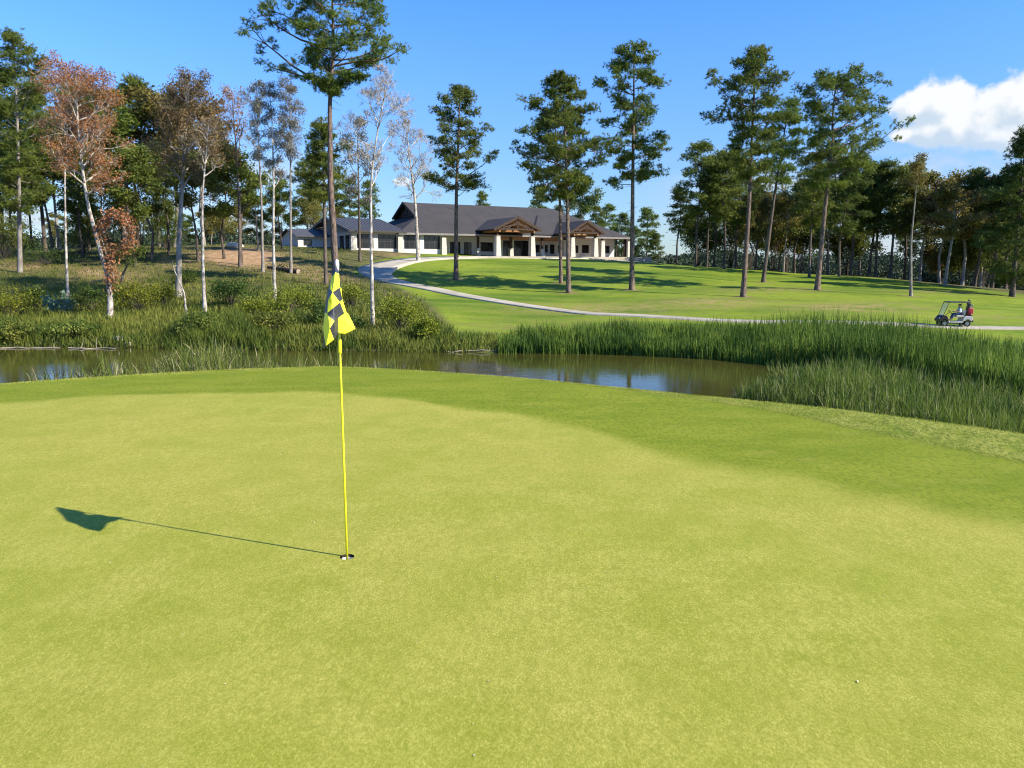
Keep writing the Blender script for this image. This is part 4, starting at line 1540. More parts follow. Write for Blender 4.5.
row([('olive', 0, 214, 170, 206, 1.5), ('olive', 1, 240, 176, 204, 1.6), ('dark', 0, 262, 172, 208, 1.5), ('olive', 1, 284, 178, 202, 1.6), ('green', 0, 306, 172, 196, 1.4), ('pine', 2, 318, 165, 150, 1.2), ('olive', 0, 333, 178, 190, 1.4), ('pine', 0, 352, 170, 176, 1.1),
     ('dark', 1, 190, 168, 212, 1.6), ('dark', 0, 165, 165, 214, 1.6), ('dark', 1, 130, 160, 212, 1.6), ('dark', 0, 95, 160, 216, 1.6), ('olive', 0, 55, 160, 212, 1.6), ('dark', 1, 15, 158, 214, 1.6)],
    'beyond the left hillside', 'round trees beyond the left hillside')
# behind the clubhouse
row([('pine', 0, 372, 175, 178, 1.0), ('pine', 1, 483, 178, 190, .9), ('pine', 2, 537, 180, 190, 1.3), ('dpine', 0, 556, 190, 204, 1.2), ('green', 1, 583, 172, 172, 1.0), ('pine', 0, 597, 176, 204, 1.1), ('pine', 1, 608, 180, 203, 1.2),
     ('dpine', 1, 622, 186, 212, 1.3), ('pine', 2, 645, 190, 206, 1.2), ('dpine', 2, 653, 176, 232, 1.3), ('dpine', 0, 636, 178, 225, 1.3)],
    'behind the clubhouse roof', 'trees behind the clubhouse roof')
# cluster on the right crest
row([('pine', 2, 677, 119, 186, 1.3), ('pine', 0, 693, 120, 138, 1.1), ('dpine', 1, 707, 121, 155, 1.0), ('pine', 1, 713, 128, 150, 1.0), ('pine', 2, 725, 117, 148, 1.2), ('dpine', 0, 738, 124, 156, 1.2)],
    'on the crest between clubhouse and right wood', 'pines on the crest right of the clubhouse')
# right wood
row([('olive', 0, 746, 124, 190, 1.0), ('dark', 1, 757, 128, 176, 1.1), ('olive', 1, 768, 122, 196, 1.0), ('olive', 1, 786, 112, 190, 1.1), ('dark', 0, 796, 126, 176, 1.1), ('pine', 0, 808, 110, 150, 1.1), ('pine', 1, 826, 116, 140, 1.1),
     ('dpine', 2, 840, 110, 160, 1.1), ('pine', 0, 853, 118, 150, 1.2), ('dark', 1, 866, 120, 160, 1.2), ('dpine', 1, 878, 112, 158, 1.2), ('dark', 0, 889, 118, 162, 1.2), ('pine', 2, 903, 122, 160, 1.2),
     ('olive', 0, 922, 116, 168, 1.3), ('brown', 0, 938, 110, 172, 1.2), ('olive', 1, 946, 104, 178, 1.4), ('olive', 0, 962, 106, 168, 1.3), ('dpine', 0, 972, 108, 165, 1.1), ('brown', 1, 982, 112, 172, 1.2), ('dpine', 2, 994, 104, 172, 1.2), ('dark', 0, 1008, 112, 168, 1.2), ('dpine', 1, 1040, 100, 120, 1.2), ('dpine', 0, 1065, 96, 110, 1.2)],
    'along the right wood behind the lawn', 'trees of the right wood')
row([('dark', 0, 752, 150, 205, 1.4), ('dark', 1, 778, 152, 200, 1.4), ('olive', 0, 802, 150, 210, 1.3), ('dpine', 2, 820, 150, 185, 1.2), ('dark', 1, 862, 152, 190, 1.3), ('dpine', 0, 908, 150, 190, 1.2), ('dark', 0, 968, 140, 195, 1.5), ('dpine', 1, 988, 142, 200, 1.5),
     ('dark', 1, 1004, 138, 198, 1.5), ('dark', 0, 1024, 134, 190, 1.5)],
    'in the deep back row of the right wood', 'trees at the back of the right wood')


# far-off woods that read as one mass
def far_wood():
    rs = np.random.RandomState(9)
    L, B = Buf(), Buf()
    C = []
    for k in range(620):
        px = rs.uniform(-120, 1200)
        Y = rs.uniform(270, 380)
        g = ground_at(px, Y)
        top = 258 - 9 * rs.uniform() + (0 if px > 640 else -6 if px > 400 else -22) + 4 * math.sin(px * .05)
        zt = at(px, top, Y).z
        h = max(zt - g.z, 5)
        n = 760
        q = unit(rs, n) * (rs.uniform(0, 1, (n, 1)) ** .33)
        C.append(np.array([g.x, g.y, g.z + h * .55]) + q * np.array([h * .28 + 1.5, h * .28 + 1.5, h * .45]))
    L.add(*leaf_quads(rs, np.concatenate(C), .95))
    o = L.obj('distant_wood', M['leaf_far'])
    tag(o, 'low dark woodland far beyond the lawn, seen between the trunks', 'woodland', kind='stuff')


far_wood()


# ------------------------------------------------------------------ reeds and bank grasses
def blades(rs, P, hgt, width, lean, mat, name, label, cat, seg=3, droop=.5):
    """P (n,3) roots; tapering, bending blades"""
    n = len(P)
    az = rs.uniform(0, 2 * np.pi, n)
    D = np.c_[np.cos(az), np.sin(az), np.zeros(n)]
    fa = rs.uniform(0, 2 * np.pi, n)
    S = np.c_[np.cos(fa), np.sin(fa), np.zeros(n)]
    hh = hgt[:, None]
    ln = (lean * rs.uniform(.2, 1.3, n))[:, None] * hh
    rows = []
    for k in range(seg + 1):
        t = k / seg
        c = P + np.array([0, 0, 1.0]) * hh * (t - droop * ln / hh * t ** 3) + D * ln * t ** 1.8
        w_ = width * (1 - t) ** .6 * .5
        if k < seg:
            rows += [c - S * w_[:, None], c + S * w_[:, None]]
        else:
            rows += [c, c + S * 0.002]
    V = np.stack(rows, axis=1).reshape(-1, 3)
    m_ = 2 * (seg + 1)
    b = (np.arange(n) * m_)[:, None, None]
    f = np.array([[2 * k, 2 * k + 1, 2 * k + 3, 2 * k + 2] for k in range(seg)])[None]
    F = (b + f).reshape(-1, 4)
    o = np_mesh(name, V, F, mat)
    return tag(o, label, cat, kind='stuff')


def roots(rs, n, pxr, Yf, keep=None):
    """roots scattered over columns pxr and depths given by Yf(px) -> (Y0,Y1)"""
    px = rs.uniform(pxr[0], pxr[1], n)
    Y0, Y1 = Yf(px)
    Y = Y0 + (Y1 - Y0) * rs.uniform(0, 1, n)
    z = np.full(n, WATER_Z)
    for _ in range(3):
        zc = Y * math.cos(PITCH) - (z - H_CAM) * math.sin(PITCH)
        X = (px - 512) / FPX * zc
        z = height(X, Y)
    return X, Y, z, px


def clumpy(X, Y, f=1.1, s=0):
    return .5 + .25 * np.sin(X * f + s) * np.sin(Y * f * 1.3 + 1 + s) + .25 * np.sin(X * f * 2.7 + Y * 1.9 + s)


def shoreY(px):
    a = np.arctan((px - 512) / FPX / .99)
    rf = np.interp(a, SH_A, SH_R)
    return rf * np.cos(a)


def lipY(px):
    a = np.arctan((px - 512) / FPX / .99)
    return np.interp(a, SIL_A, SIL_R) * np.cos(a)


rs = np.random.RandomState(21)
# far reed bed along the far shore, right of centre
X, Y, z, px = roots(rs, 42000, (498, 1180), lambda p: (shoreY(p) - np.interp(p, [500, 600, 800, 1000], [.8, 1.5, 2.5, 3.5]), shoreY(p) + np.interp(p, [500, 600, 800, 1000], [2.2, 3.5, 6.0, 7.0])))
hmax = np.interp(px, [500, 520, 600, 700, 760, 800, 900, 960, 1024, 1150], [.8, 1.5, 1.65, 1.75, 1.9, 2.6, 2.8, 2.3, 1.8, 1.8])
hg = hmax * rs.uniform(.5, 1.12, len(X)) * (.68 + .5 * clumpy(X, Y, 1.0))
kp = rs.uniform(0, 1, len(X)) < np.clip(clumpy(X, Y, 1.7, 3) * 2.2, .25, 1)
X, Y, z, px, hg = X[kp], Y[kp], z[kp], px[kp], hg[kp]
z = np.maximum(z, WATER_Z - .25)
blades(rs, np.c_[X, Y, z], hg, rs.uniform(.045, .085, len(X)), .16, M['reed'], 'reed_bed', 'tall dense green reeds along the far shore of the pond', 'reeds')
# near reed bed, right
X, Y, z, px = roots(rs, 52000, (735, 1200), lambda p: (np.interp(p, [740, 780, 850, 1024, 1200], [31, 28.5, 24.5, 19.5, 16]), np.interp(p, [740, 780, 850, 930, 1024, 1200], [33, 35, 35, 30, 27, 22])))
kp = rs.uniform(0, 1, len(X)) < np.interp(px, [735, 765, 800], [.1, .5, 1.0])
X, Y, z, px = X[kp], Y[kp], z[kp], px[kp]
hg = np.interp(px, [740, 780, 830, 900, 1024, 1150], [1.1, 1.7, 2.15, 2.1, 1.95, 1.8]) * rs.uniform(.4, 1.12, len(X)) * (.62 + .6 * clumpy(X, Y, 1.3, 2))
kp = rs.uniform(0, 1, len(X)) < np.clip(clumpy(X, Y, 2.1, 5) * 2.4 - .25, .08, 1)
X, Y, z, px, hg = X[kp], Y[kp], z[kp], px[kp], hg[kp]
z = np.maximum(z, WATER_Z - .25)
sel = rs.uniform(0, 1, len(X)) < .84
blades(rs, np.c_[X, Y, z][sel], hg[sel], rs.uniform(.035, .07, sel.sum()), .24, M['reed'], 'reed_bed', 'green reeds in the water just beyond the right side of the green', 'reeds', 4, .6)
sel = ~sel
blades(rs, np.c_[X, Y, z][sel], hg[sel] * 1.04, rs.uniform(.03, .055, sel.sum()), .34, M['reed_dry'], 'reed_bed', 'pale dry reed stalks mixed through the near right reeds', 'reeds', 4, .8)
# left reeds in front of the pond
X, Y, z, px = roots(rs, 16000, (30, 500), lambda p: (np.interp(p, [0, 500], [31, 29.5]), np.interp(p, [0, 150, 200, 240, 300, 400, 500], [38, 39, 43, 42, 38, 36, 33])))
dens = .14 + .55 * np.exp(-((px - 215) / 45) ** 2) + .25 * np.exp(-((px - 330) / 50) ** 2) + .3 * np.exp(-((px - 420) / 50) ** 2)
kp = rs.uniform(0, 1, len(X)) < dens * np.interp(px, [30, 110], [.6, 1.1])
X, Y, z, px = X[kp], Y[kp], z[kp], px[kp]
hg = (np.interp(px, [60, 100, 160, 215, 270, 330, 400, 480], [1.2, 1.9, 2.1, 2.7, 2.1, 2.2, 1.9, 1.3])) * rs.uniform(.45, 1.1, len(X))
z = np.maximum(z, WATER_Z - .25)
sel = rs.uniform(0, 1, len(X)) < .6
blades(rs, np.c_[X, Y, z][sel], hg[sel], rs.uniform(.045, .085, sel.sum()), .35, M['reed'], 'reed_bed', 'loose green reeds in the water behind the left lip of the green', 'reeds', 4, .7)
sel = ~sel
blades(rs, np.c_[X, Y, z][sel], hg[sel], rs.uniform(.04, .075, sel.sum()), .5, M['reed_dry'], 'reed_bed', 'pale arching reed blades behind the flagstick and left lip', 'reeds', 4, .9)
# green clumps on the far left shore
X, Y, z, px = roots(rs, 9000, (165, 270), lambda p: (shoreY(p) - .8, shoreY(p) + 4.5))
hg = np.interp(px, [165, 190, 225, 255, 270], [.8, 1.6, 2.0, 1.7, .8]) * rs.uniform(.5, 1.1, len(X)) * (.6 + .6 * clumpy(X, Y, 1.2, 4))
blades(rs, np.c_[X, Y, np.maximum(z, WATER_Z - .2)], hg, rs.uniform(.045, .085, len(X)), .3, M['reed'], 'reed_bed', 'lush green reed clump on the far left shore below the two white trunks', 'reeds', 3, .6)
# meadow of the left bank
X, Y, z, px = roots(rs, 150000, (-160, 470), lambda p: (shoreY(p) - .6, np.full_like(p, 124.0)))
kp = (rs.uniform(0, 1, len(X)) < np.interp(Y, [50, 62, 72, 92, 124], [1, .9, .6, .4, .3])) & (px < np.interp(Y, [48, 62, 76, 92, 100, 124], [480, 438, 415, 365, 345, 350]))
kp &= ~((((px - 238) / 42) ** 2 + ((Y - 107) / 10) ** 2) < 1)
X, Y, z, px = X[kp], Y[kp], z[kp], px[kp]
hg = np.interp(Y, [50, 60, 72, 92, 124], [.95, .8, .55, .35, .3]) * rs.uniform(.5, 1.3, len(X)) * (.6 + .8 * clumpy(X, Y, .45, 1))
blades(rs, np.c_[X, Y, z - .03], hg, rs.uniform(.04, .09, len(X)), .4, M['meadow'], 'meadow_grass', 'rank grass and weeds covering the left bank of the pond', 'grass', 3, .6)
# grass along the waterline in the middle and around the fairway edge
X, Y, z, px = roots(rs, 16000, (400, 1100), lambda p: (shoreY(p) - .3, shoreY(p) + np.interp(p, [400, 520, 700, 1100], [7, 5, 9, 9])))
blades(rs, np.c_[X, Y, z - .03], rs.uniform(.25, .7, len(X)) * (.6 + .6 * clumpy(X, Y, .6)), rs.uniform(.04, .08, len(X)), .35, M['meadow'], 'shore_grass', 'rough yellow-green grass fringing the far shore', 'grass', 2, .4)
# rough turf on the lip of the green
a_ = rs.uniform(R(-36), R(37), 40000)
re_ = np.interp(a_, SIL_A, SIL_R)
co_ = np.interp(a_, CO_A, CO_R)
rr2 = np.minimum(co_, re_) - .05 + (re_ + .6 - np.minimum(co_, re_) + .05) * rs.uniform(0, 1, len(a_))
X, Y = rr2 * np.sin(a_), rr2 * np.cos(a_)
blades(rs, np.c_[X, Y, height(X, Y) - .004], rs.uniform(.012, .036, len(X)), rs.uniform(.004, .008, len(X)), .6, M['turf_blade'], 'rough_turf', 'longer rough turf along the outer lip of the green', 'grass', 2, .4)


# bits of leaf blown onto the green
rl = np.random.RandomState(77)
a_ = rl.uniform(R(-33), R(33), 150)
kp0 = rl.uniform(0, 1, 150)
r_ = 2.6 + 11 * rl.uniform(0, 1, 150) ** 1.1
X, Y = r_ * np.sin(a_), r_ * np.cos(a_)
kp = (kp0 < .45) & (np.hypot(X - HOLE.x, Y - HOLE.y) > .4) & (r_ < np.interp(a_, CO_A, CO_R))
X, Y = X[kp], Y[kp]
V, F = leaf_quads(rl, np.c_[X, Y, height(X, Y) + .005], .016, .85)
tag(np_mesh('leaf_litter', V, F, M['litter']), 'tiny pale and brown bits of leaf scattered over the green', 'leaf litter', kind='stuff')


# ------------------------------------------------------------------ shrubs
def shrub(px, Y, w_px, h_px, mat, label, seed, name='shrub', leaf=.13, n=1500, group='bushes on the left bank'):
    rs = np.random.RandomState(seed)
    b = ground_at(px, Y)
    k = Y / FPX
    rw, h = w_px * k / 2, h_px * k
    T = empty(name, b)
    tag(T, label, 'bush', group)
    B, L = Buf(), Buf()
    C = []
    ns = 26
    for i in range(ns):
        az = rs.uniform(0, 6.28)
        f = rs.uniform(.1, 1) ** .6
        end = np.array([math.cos(az) * rw * f, math.sin(az) * rw * f * .8, h * (1.05 - .55 * f * f) * rs.uniform(.75, 1.08)])
        P = np.array([np.zeros(3), end * np.array([.3, .3, .5]), end * np.array([.65, .65, .82]), end])
        B.tube(P, np.array([.03, .022, .015, .008]), 3)
        for j in range(int(n / ns)):
            t = rs.uniform(.25, 1.05)
            q = P[1] * (1 - t) ** 2 + 2 * t * (1 - t) * P[2] + t * t * P[3]
            C.append(q + rs.normal(size=3) * np.array([.22, .22, .20]) * (rw * .45 + .3))
    C = np.array(C)
    C = C[C[:, 2] > .02]
    B.obj('stem', M['bark_dark'], T)
    L.add(*leaf_quads(rs, C, leaf))
    L.obj('foliage', M[mat], T)
    return T


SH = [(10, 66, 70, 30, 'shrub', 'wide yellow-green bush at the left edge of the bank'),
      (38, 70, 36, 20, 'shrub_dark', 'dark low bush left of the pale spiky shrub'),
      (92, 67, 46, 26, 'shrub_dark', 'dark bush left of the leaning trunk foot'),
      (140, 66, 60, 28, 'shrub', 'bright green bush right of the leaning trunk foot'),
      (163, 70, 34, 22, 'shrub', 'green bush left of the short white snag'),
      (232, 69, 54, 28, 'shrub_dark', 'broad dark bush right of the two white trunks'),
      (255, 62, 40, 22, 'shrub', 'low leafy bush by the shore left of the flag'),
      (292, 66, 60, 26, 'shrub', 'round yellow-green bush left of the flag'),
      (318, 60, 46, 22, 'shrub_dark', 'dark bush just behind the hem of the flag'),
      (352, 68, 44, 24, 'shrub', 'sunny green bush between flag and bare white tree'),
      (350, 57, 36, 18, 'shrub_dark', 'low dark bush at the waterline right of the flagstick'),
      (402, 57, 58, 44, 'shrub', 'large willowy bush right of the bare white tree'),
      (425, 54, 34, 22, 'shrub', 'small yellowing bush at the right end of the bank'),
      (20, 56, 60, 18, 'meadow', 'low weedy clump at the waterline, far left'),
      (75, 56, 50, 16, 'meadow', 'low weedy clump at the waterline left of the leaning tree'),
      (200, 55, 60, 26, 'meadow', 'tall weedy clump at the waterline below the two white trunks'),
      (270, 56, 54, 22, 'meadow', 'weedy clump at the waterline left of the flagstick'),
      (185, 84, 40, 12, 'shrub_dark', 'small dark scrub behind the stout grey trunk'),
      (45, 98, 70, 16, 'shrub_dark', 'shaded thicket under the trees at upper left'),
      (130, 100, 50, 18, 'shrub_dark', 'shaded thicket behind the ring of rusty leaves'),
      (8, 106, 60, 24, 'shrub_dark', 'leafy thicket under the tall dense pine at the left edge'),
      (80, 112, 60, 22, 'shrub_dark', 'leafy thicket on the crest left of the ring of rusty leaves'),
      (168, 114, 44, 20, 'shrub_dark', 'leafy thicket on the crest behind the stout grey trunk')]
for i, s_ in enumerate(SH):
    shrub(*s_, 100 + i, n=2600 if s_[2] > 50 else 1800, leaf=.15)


US = [(4, 104, 60, 46, 'leaf_dark', 'tall leafy understory tree at the far left edge of the wood'),
      (84, 108, 40, 52, 'leaf_dark', 'dark leafy understory tree left of the ring of rusty leaves'),
      (112, 112, 46, 60, 'leaf_green', 'green understory tree behind the leaning white trunk'),
      (143, 108, 44, 64, 'leaf_dark', 'dark leafy understory tree right of the ring of rusty leaves'),
      (166, 116, 34, 50, 'leaf_green', 'green understory tree just left of the stout grey trunk'),
      (222, 126, 40, 40, 'leaf_olive', 'olive understory tree behind the earth patch'),
      (312, 150, 34, 62, 'leaf_olive', 'olive understory tree behind the small annex'),
      (772, 130, 60, 92, 'leaf_olive', 'olive understory tree behind the leaning pine of the right lawn'),
      (800, 134, 54, 84, 'leaf_green', 'green understory tree left of the tallest right pine'),
      (846, 126, 38, 66, 'leaf_green', 'green understory tree right of the tallest right pine'),
      (982, 116, 60, 74, 'leaf_dark', 'dark understory tree at the right end of the wood'),
      (940, 128, 46, 58, 'leaf_olive', 'low olive understory tree right of the slender lone trunk'),
      (748, 140, 60, 96, 'leaf_green', 'green understory tree behind the pale-trunked pine of the right lawn'),
      (730, 138, 52, 82, 'leaf_dark', 'dark understory tree just left of the pale-trunked right pine'),
      (786, 142, 60, 92, 'leaf_dark', 'dark understory tree between the leaning pine and the tallest right pine'),
      (698, 136, 50, 56, 'leaf_dark', 'low dark understory tree under the crest pines right of the clubhouse'),
      (1006, 120, 56, 76, 'leaf_dark', 'dark understory tree just left of the right edge pine'),
      (962, 124, 50, 66, 'leaf_green', 'green understory tree above the golf cart, right of the slender trunk')]
for i, s_ in enumerate(US):
    shrub(*s_, 300 + i, name='understory_tree', n=4200 if s_[0] < 400 else 9500, leaf=.22 if s_[0] < 400 else .32, group='understory trees in the woods')['category'] = 'tree'


# pale spiky shrub with broad leaves
def spiky():
    rs = np.random.RandomState(3)
    b = ground_at(62, 66)
    T = empty('spiky_shrub', b)
    tag(T, 'pale blue-green broad-leaved shrub in the shade left of the leaning trunk', 'bush')
    L, B = Buf(), Buf()
    C = []
    for i in range(22):
        az = rs.uniform(0, 6.28)
        e = np.array([math.cos(az) * 1.3, math.sin(az) * 1.0, rs.uniform(.6, 2.0)]) * rs.uniform(.5, 1.1)
        B.tube(np.array([np.zeros(3), e * .5 + [0, 0, .2], e]), [.03, .02, .01], 3)
        for j in range(20):
            C.append(e * rs.uniform(.35, 1.05) + rs.normal(size=3) * .18)
    B.obj('stem', M['bark_grey'], T)
    L.add(*leaf_quads(rs, np.array(C), .38))
    L.obj('foliage', M['shrub_pale'], T)


spiky()


# ------------------------------------------------------------------ fallen wood, stones
def log(name, pa, pb, Y, Yb, r, mat, label, cat='log', seed=1, stubs=2):
    rs = np.random.RandomState(seed)
    a, b = ground_at(pa, Y), ground_at(pb, Yb)
    T = empty(name, a)
    tag(T, label, cat)
    B = Buf()
    n = 8
    P = []
    for i in range(n):
        f = i / (n - 1)
        x, y = a.x + (b.x - a.x) * f, a.y + (b.y - a.y) * f + rs.normal() * .08
        P.append((x - a.x, y - a.y, max(hz(x, y), WATER_Z) + r * .7 - a.z + rs.normal() * .03))
    P = np.array(P)
    B.tube(P, r * np.linspace(1, .55, n) * rs.uniform(.9, 1.1, n), 8)
    for k in range(stubs):
        i = rs.randint(2, n - 1)
        Pb, _ = branch_poly(rs, P[i], np.array([rs.uniform(-1, 1), rs.uniform(-.3, .3), 1.0]), rs.uniform(.5, 1.2), 3, .2, 0)
        B.tube(Pb, r * .35 * np.linspace(1, .3, 4), 5)
    B.obj('stem', mat, T, smooth=True)
    c = MB()
    d = P[0] - P[1]
    d = d / np.linalg.norm(d)
    c.tube([P[0] + d * .004, P[0] + d * .04], [r * .95, r * .93], 10)
    c.build('cut_end', M['driftwood'], T)


log('fallen_log', 298, 268, 92, 95, .32, M['char'], 'dark fallen log with pale cut end on the slope left of the main pine', seed=4)
log('driftwood', 2, 62, 53, 53.4, .05, M['driftwood'], 'bleached driftwood along the far shore at the left edge', seed=5, stubs=1)
log('driftwood', 70, 116, 53.0, 52.6, .055, M['driftwood'], 'bleached driftwood by the foot of the leaning tree', seed=6, stubs=2)
log('driftwood', 445, 497, 50.8, 50.8, .05, M['driftwood'], 'long pale stick lying at the shore left of the reeds', seed=8, stubs=0)


def boulder(px, Y, r, label, seed):
    b = ground_at(px, Y)
    bm = bmesh.new()
    bmesh.ops.create_icosphere(bm, subdivisions=3, radius=r)
    rr_ = random.Random(seed)
    off_ = Vector((rr_.uniform(0, 9), rr_.uniform(0, 9), rr_.uniform(0, 9)))
    from mathutils import noise as mn
    for v in bm.verts:
        k = 1 + .35 * mn.noise(v.co * (1.2 / r) + off_)
        v.co = Vector((v.co.x * k * 1.25, v.co.y * k, v.co.z * k * .7))
    me = bpy.data.meshes.new('boulder')
    bm.to_mesh(me)
    bm.free()
    me.materials.append(M['stone'])
    o = bpy.data.objects.new('boulder', me)
    COL.objects.link(o)
    o.location = (b.x, b.y, b.z + r * .25)
    tag(o, label, 'rock')


boulder(233, 118, .9, 'large pale boulder on the crest above the earth patch', 1)
boulder(239, 119, .6, 'small pale boulder right of the large one on the crest', 2)
boulder(118, 55, .3, 'pale rock at the foot of the leaning tree by the water', 3)
boulder(128, 54.2, .22, 'small pale rock at the waterline right of the leaning tree', 4)


# ------------------------------------------------------------------ flagstick, flag and cup
def flagstick():
    T = empty('flagstick', HOLE)
    tag(T, 'yellow golf flagstick with black and yellow checked flag hanging limp, standing in the cup', 'golf flag')
    Y = HOLE.y
    zt = at(336.5, 264.5, Y).z - HOLE.z
    p = MB()
    p.tube([(0, 0, -.10), (0, 0, .75), (0, 0, 1.25), (0, 0, zt - .03)], [.0085, .0085, .0075, .006], 12)
    po = p.build('pole', M['pole_yellow'], T, smooth=True)
    # lean of the stick is nil; ferrule and tape ring
    c = MB()
    c.tube([(0, 0, 1.50), (0, 0, 1.52), (0, 0, 1.60), (0, 0, 1.62)], [.009, .0125, .0125, .009], 12)
    c.build('ferrule', M['pole_yellow'], po, smooth=True)
    f = MB()
    f.tube([(0, 0, zt - .05), (0, 0, zt - .03), (0, 0, zt), (0, 0, zt + .025), (0, 0, zt + .035)], [.008, .013, .015, .013, .004], 14)
    f.build('finial', M['white_plastic'], T, smooth=True)
    # the cloth: checks laid out where they hang, folds in depth
    def q(x, y, d):
        t_ = min(1, max(0, (y - 118) / 300))
        d = 1.6 * d - .24 * t_ * (1 - min(1, max(0, (x - 215) / 130)))
        w_ = at(300 + x / 7.68, 250 + y / 7.68, Y + d)
        return Vector((w_.x - HOLE.x, d, w_.z - HOLE.z))

    top = q(268, 100, -.018)
    topr = q(291, 140, .012)
    b1 = q(247, 205, -.030)
    b2 = q(272, 172, -.050)
    b3 = q(300, 182, -.030)
    c1 = q(233, 260, -.010)
    c1b = q(228, 298, -.035)
    c2 = q(249, 325, -.075)
    c3 = q(305, 287, -.030)
    d1 = q(208, 345, .02)
    d2 = q(214, 385, -.02)
    d3 = q(307, 402, -.055)
    d4 = q(326, 378, -.015)
    d5 = q(318, 292, .02)
    e0 = q(192, 480, .03)
    e1 = q(207, 486, -.015)
    e2 = q(262, 440, -.065)
    e3 = q(340, 486, -.060)
    e4 = q(358, 480, .0)
    f1 = q(216, 507, -.03)
    f2 = q(266, 545, -.085)
    f3 = q(296, 520, -.050)
    f4 = q(372, 490, -.020)
    g0 = q(178, 590, .02)
    g1 = q(184, 652, -.015)
    g2 = q(228, 602, -.070)
    g3 = q(296, 640, -.030)
    g4 = q(346, 646, -.045)
    g5 = q(426, 606, -.01)
    h1 = q(199, 738, -.045)
    h2 = q(262, 690, -.055)
    h0 = q(178, 760, .015)
    bk = [q(215, 300, .05), q(186, 480, .06), q(176, 600, .055)]
    YEL, BLK = 0, 1
    F = [([top, b1, b2], BLK), ([top, b2, b3, topr], BLK),
         ([b2, b1, c1, c1b, c2], YEL), ([b2, c2, c3, b3], YEL),
         ([topr, b3, c3, d5], BLK),
         ([b1, bk[0], d1, c1], BLK), ([c1, d1, d2, c2, c1b], BLK),
         ([c2, d3, d4, c3], BLK), ([c3, d4, d5], YEL),
         ([c2, d2, e1, e2], YEL), ([c2, e2, d3], YEL),
         ([d3, e3, e4, d4], YEL),
         ([d1, bk[1], e0, e1], BLK), ([d1, e1, d2], BLK),
         ([e1, f1, f2, e2], BLK), ([e2, f2, f3], BLK), ([e2, f3, e3, d3], BLK),
         ([e3, f3, f4, e4], YEL), ([f3, g3, g4], YEL), ([f3, g4, g5, f4], YEL),
         ([e0, g0, g1, e1], YEL), ([e1, g1, g2, f1], YEL), ([f1, g2, f2], YEL),
         ([f2, g2, h2], BLK), ([f2, h2, g3, f3], BLK),
         ([g2, g1, h1], YEL), ([g2, h1, h2], YEL),
         ([g0, h0, h1, g1], BLK), ([e0, bk[1], bk[2], g0], BLK)]
    verts, faces, mats, idx = [], [], [], {}
    for poly, mi in F:
        ids = []
        for v in poly:
            key = id(v)
            if key not in idx:
                idx[key] = len(verts)
                verts.append(v)
            ids.append(idx[key])
        faces.append(ids)
        mats.append(mi)
    tv = [Vector(v) for v in verts]
    tf = []
    for ids, mi in zip(faces, mats):
        if len(ids) == 3:
            tf.append((tuple(ids), mi))
        else:
            c_ = sum((tv[k_] for k_ in ids), Vector()) / len(ids)
            tv.append(c_)
            ci = len(tv) - 1
            for a_, b_ in zip(ids, ids[1:] + ids[:1]):
                tf.append(((a_, b_, ci), mi))
    for _ in range(3):
        mid_, nf = {}, []

        def mp(a_, b_):
            k_ = (min(a_, b_), max(a_, b_))
            if k_ not in mid_:
                tv.append((tv[a_] + tv[b_]) / 2)
                mid_[k_] = len(tv) - 1
            return mid_[k_]
        for (a_, b_, c_), mi in tf:
            ab, bc, cc = mp(a_, b_), mp(b_, c_), mp(c_, a_)
            nf += [((a_, ab, cc), mi), ((ab, b_, bc), mi), ((cc, bc, c_), mi), ((ab, bc, cc), mi)]
        tf = nf
    me = bpy.data.meshes.new('flag')
    me.from_pydata([tuple(v) for v in tv], [], [f_[0] for f_ in tf])
    me.materials.append(M['flag_yellow'])
    me.materials.append(M['flag_black'])
    me.polygons.foreach_set('material_index', [f_[1] for f_ in tf])
    me.polygons.foreach_set('use_smooth', [True] * len(tf))
    bm = bmesh.new()
    bm.from_mesh(me)
    bmesh.ops.smooth_vert(bm, verts=bm.verts, factor=.4, use_axis_y=True)
    from mathutils import noise as mn
    for v in bm.verts:
        n_ = mn.noise(Vector((v.co.x * 26, v.co.z * 9, 2.0)))
        v.co.y += n_ * .008
    bm.to_mesh(me)
    bm.free()
    o = bpy.data.objects.new('flag', me)
    COL.objects.link(o)
    o.parent = T
    sd = o.modifiers.new('cloth', 'SOLIDIFY')
    sd.thickness = .0012


flagstick()


def cup():
    T = empty('hole_cup', HOLE)
    tag(T, 'white-lined golf cup sunk into the green under the flagstick', 'golf hole')
    m = MB()
    n = 40
    for i in range(n):
        a0, a1 = 2 * math.pi * i / n, 2 * math.pi * (i + 1) / n
        for (r0_, z0_, r1_, z1_) in ((.0535, -.022, .0535, -.14), (.0505, -.022, .0505, -.14), (.0505, -.022, .0535, -.022), ):
            m.poly([(r0_ * math.cos(a0), r0_ * math.sin(a0), z0_), (r0_ * math.cos(a1), r0_ * math.sin(a1), z0_), (r1_ * math.cos(a1), r1_ * math.sin(a1), z1_), (r1_ * math.cos(a0), r1_ * math.sin(a0), z1_)])
    m.build('liner', M['white_plastic'], T)
    b = MB()
    b.poly([(.0536 * math.cos(2 * math.pi * i / n), .0536 * math.sin(2 * math.pi * i / n), -.138) for i in range(n)])
    for i in range(n):
        a0, a1 = 2 * math.pi * i / n, 2 * math.pi * (i + 1) / n
        b.poly([(.0538 * math.cos(a0), .0538 * math.sin(a0), .0), (.0538 * math.cos(a1), .0538 * math.sin(a1), .0), (.0538 * math.cos(a1), .0538 * math.sin(a1), -.0225), (.0538 * math.cos(a0), .0538 * math.sin(a0), -.0225)])
    b.build('cup_floor', M['cup_dark'], T)


cup()


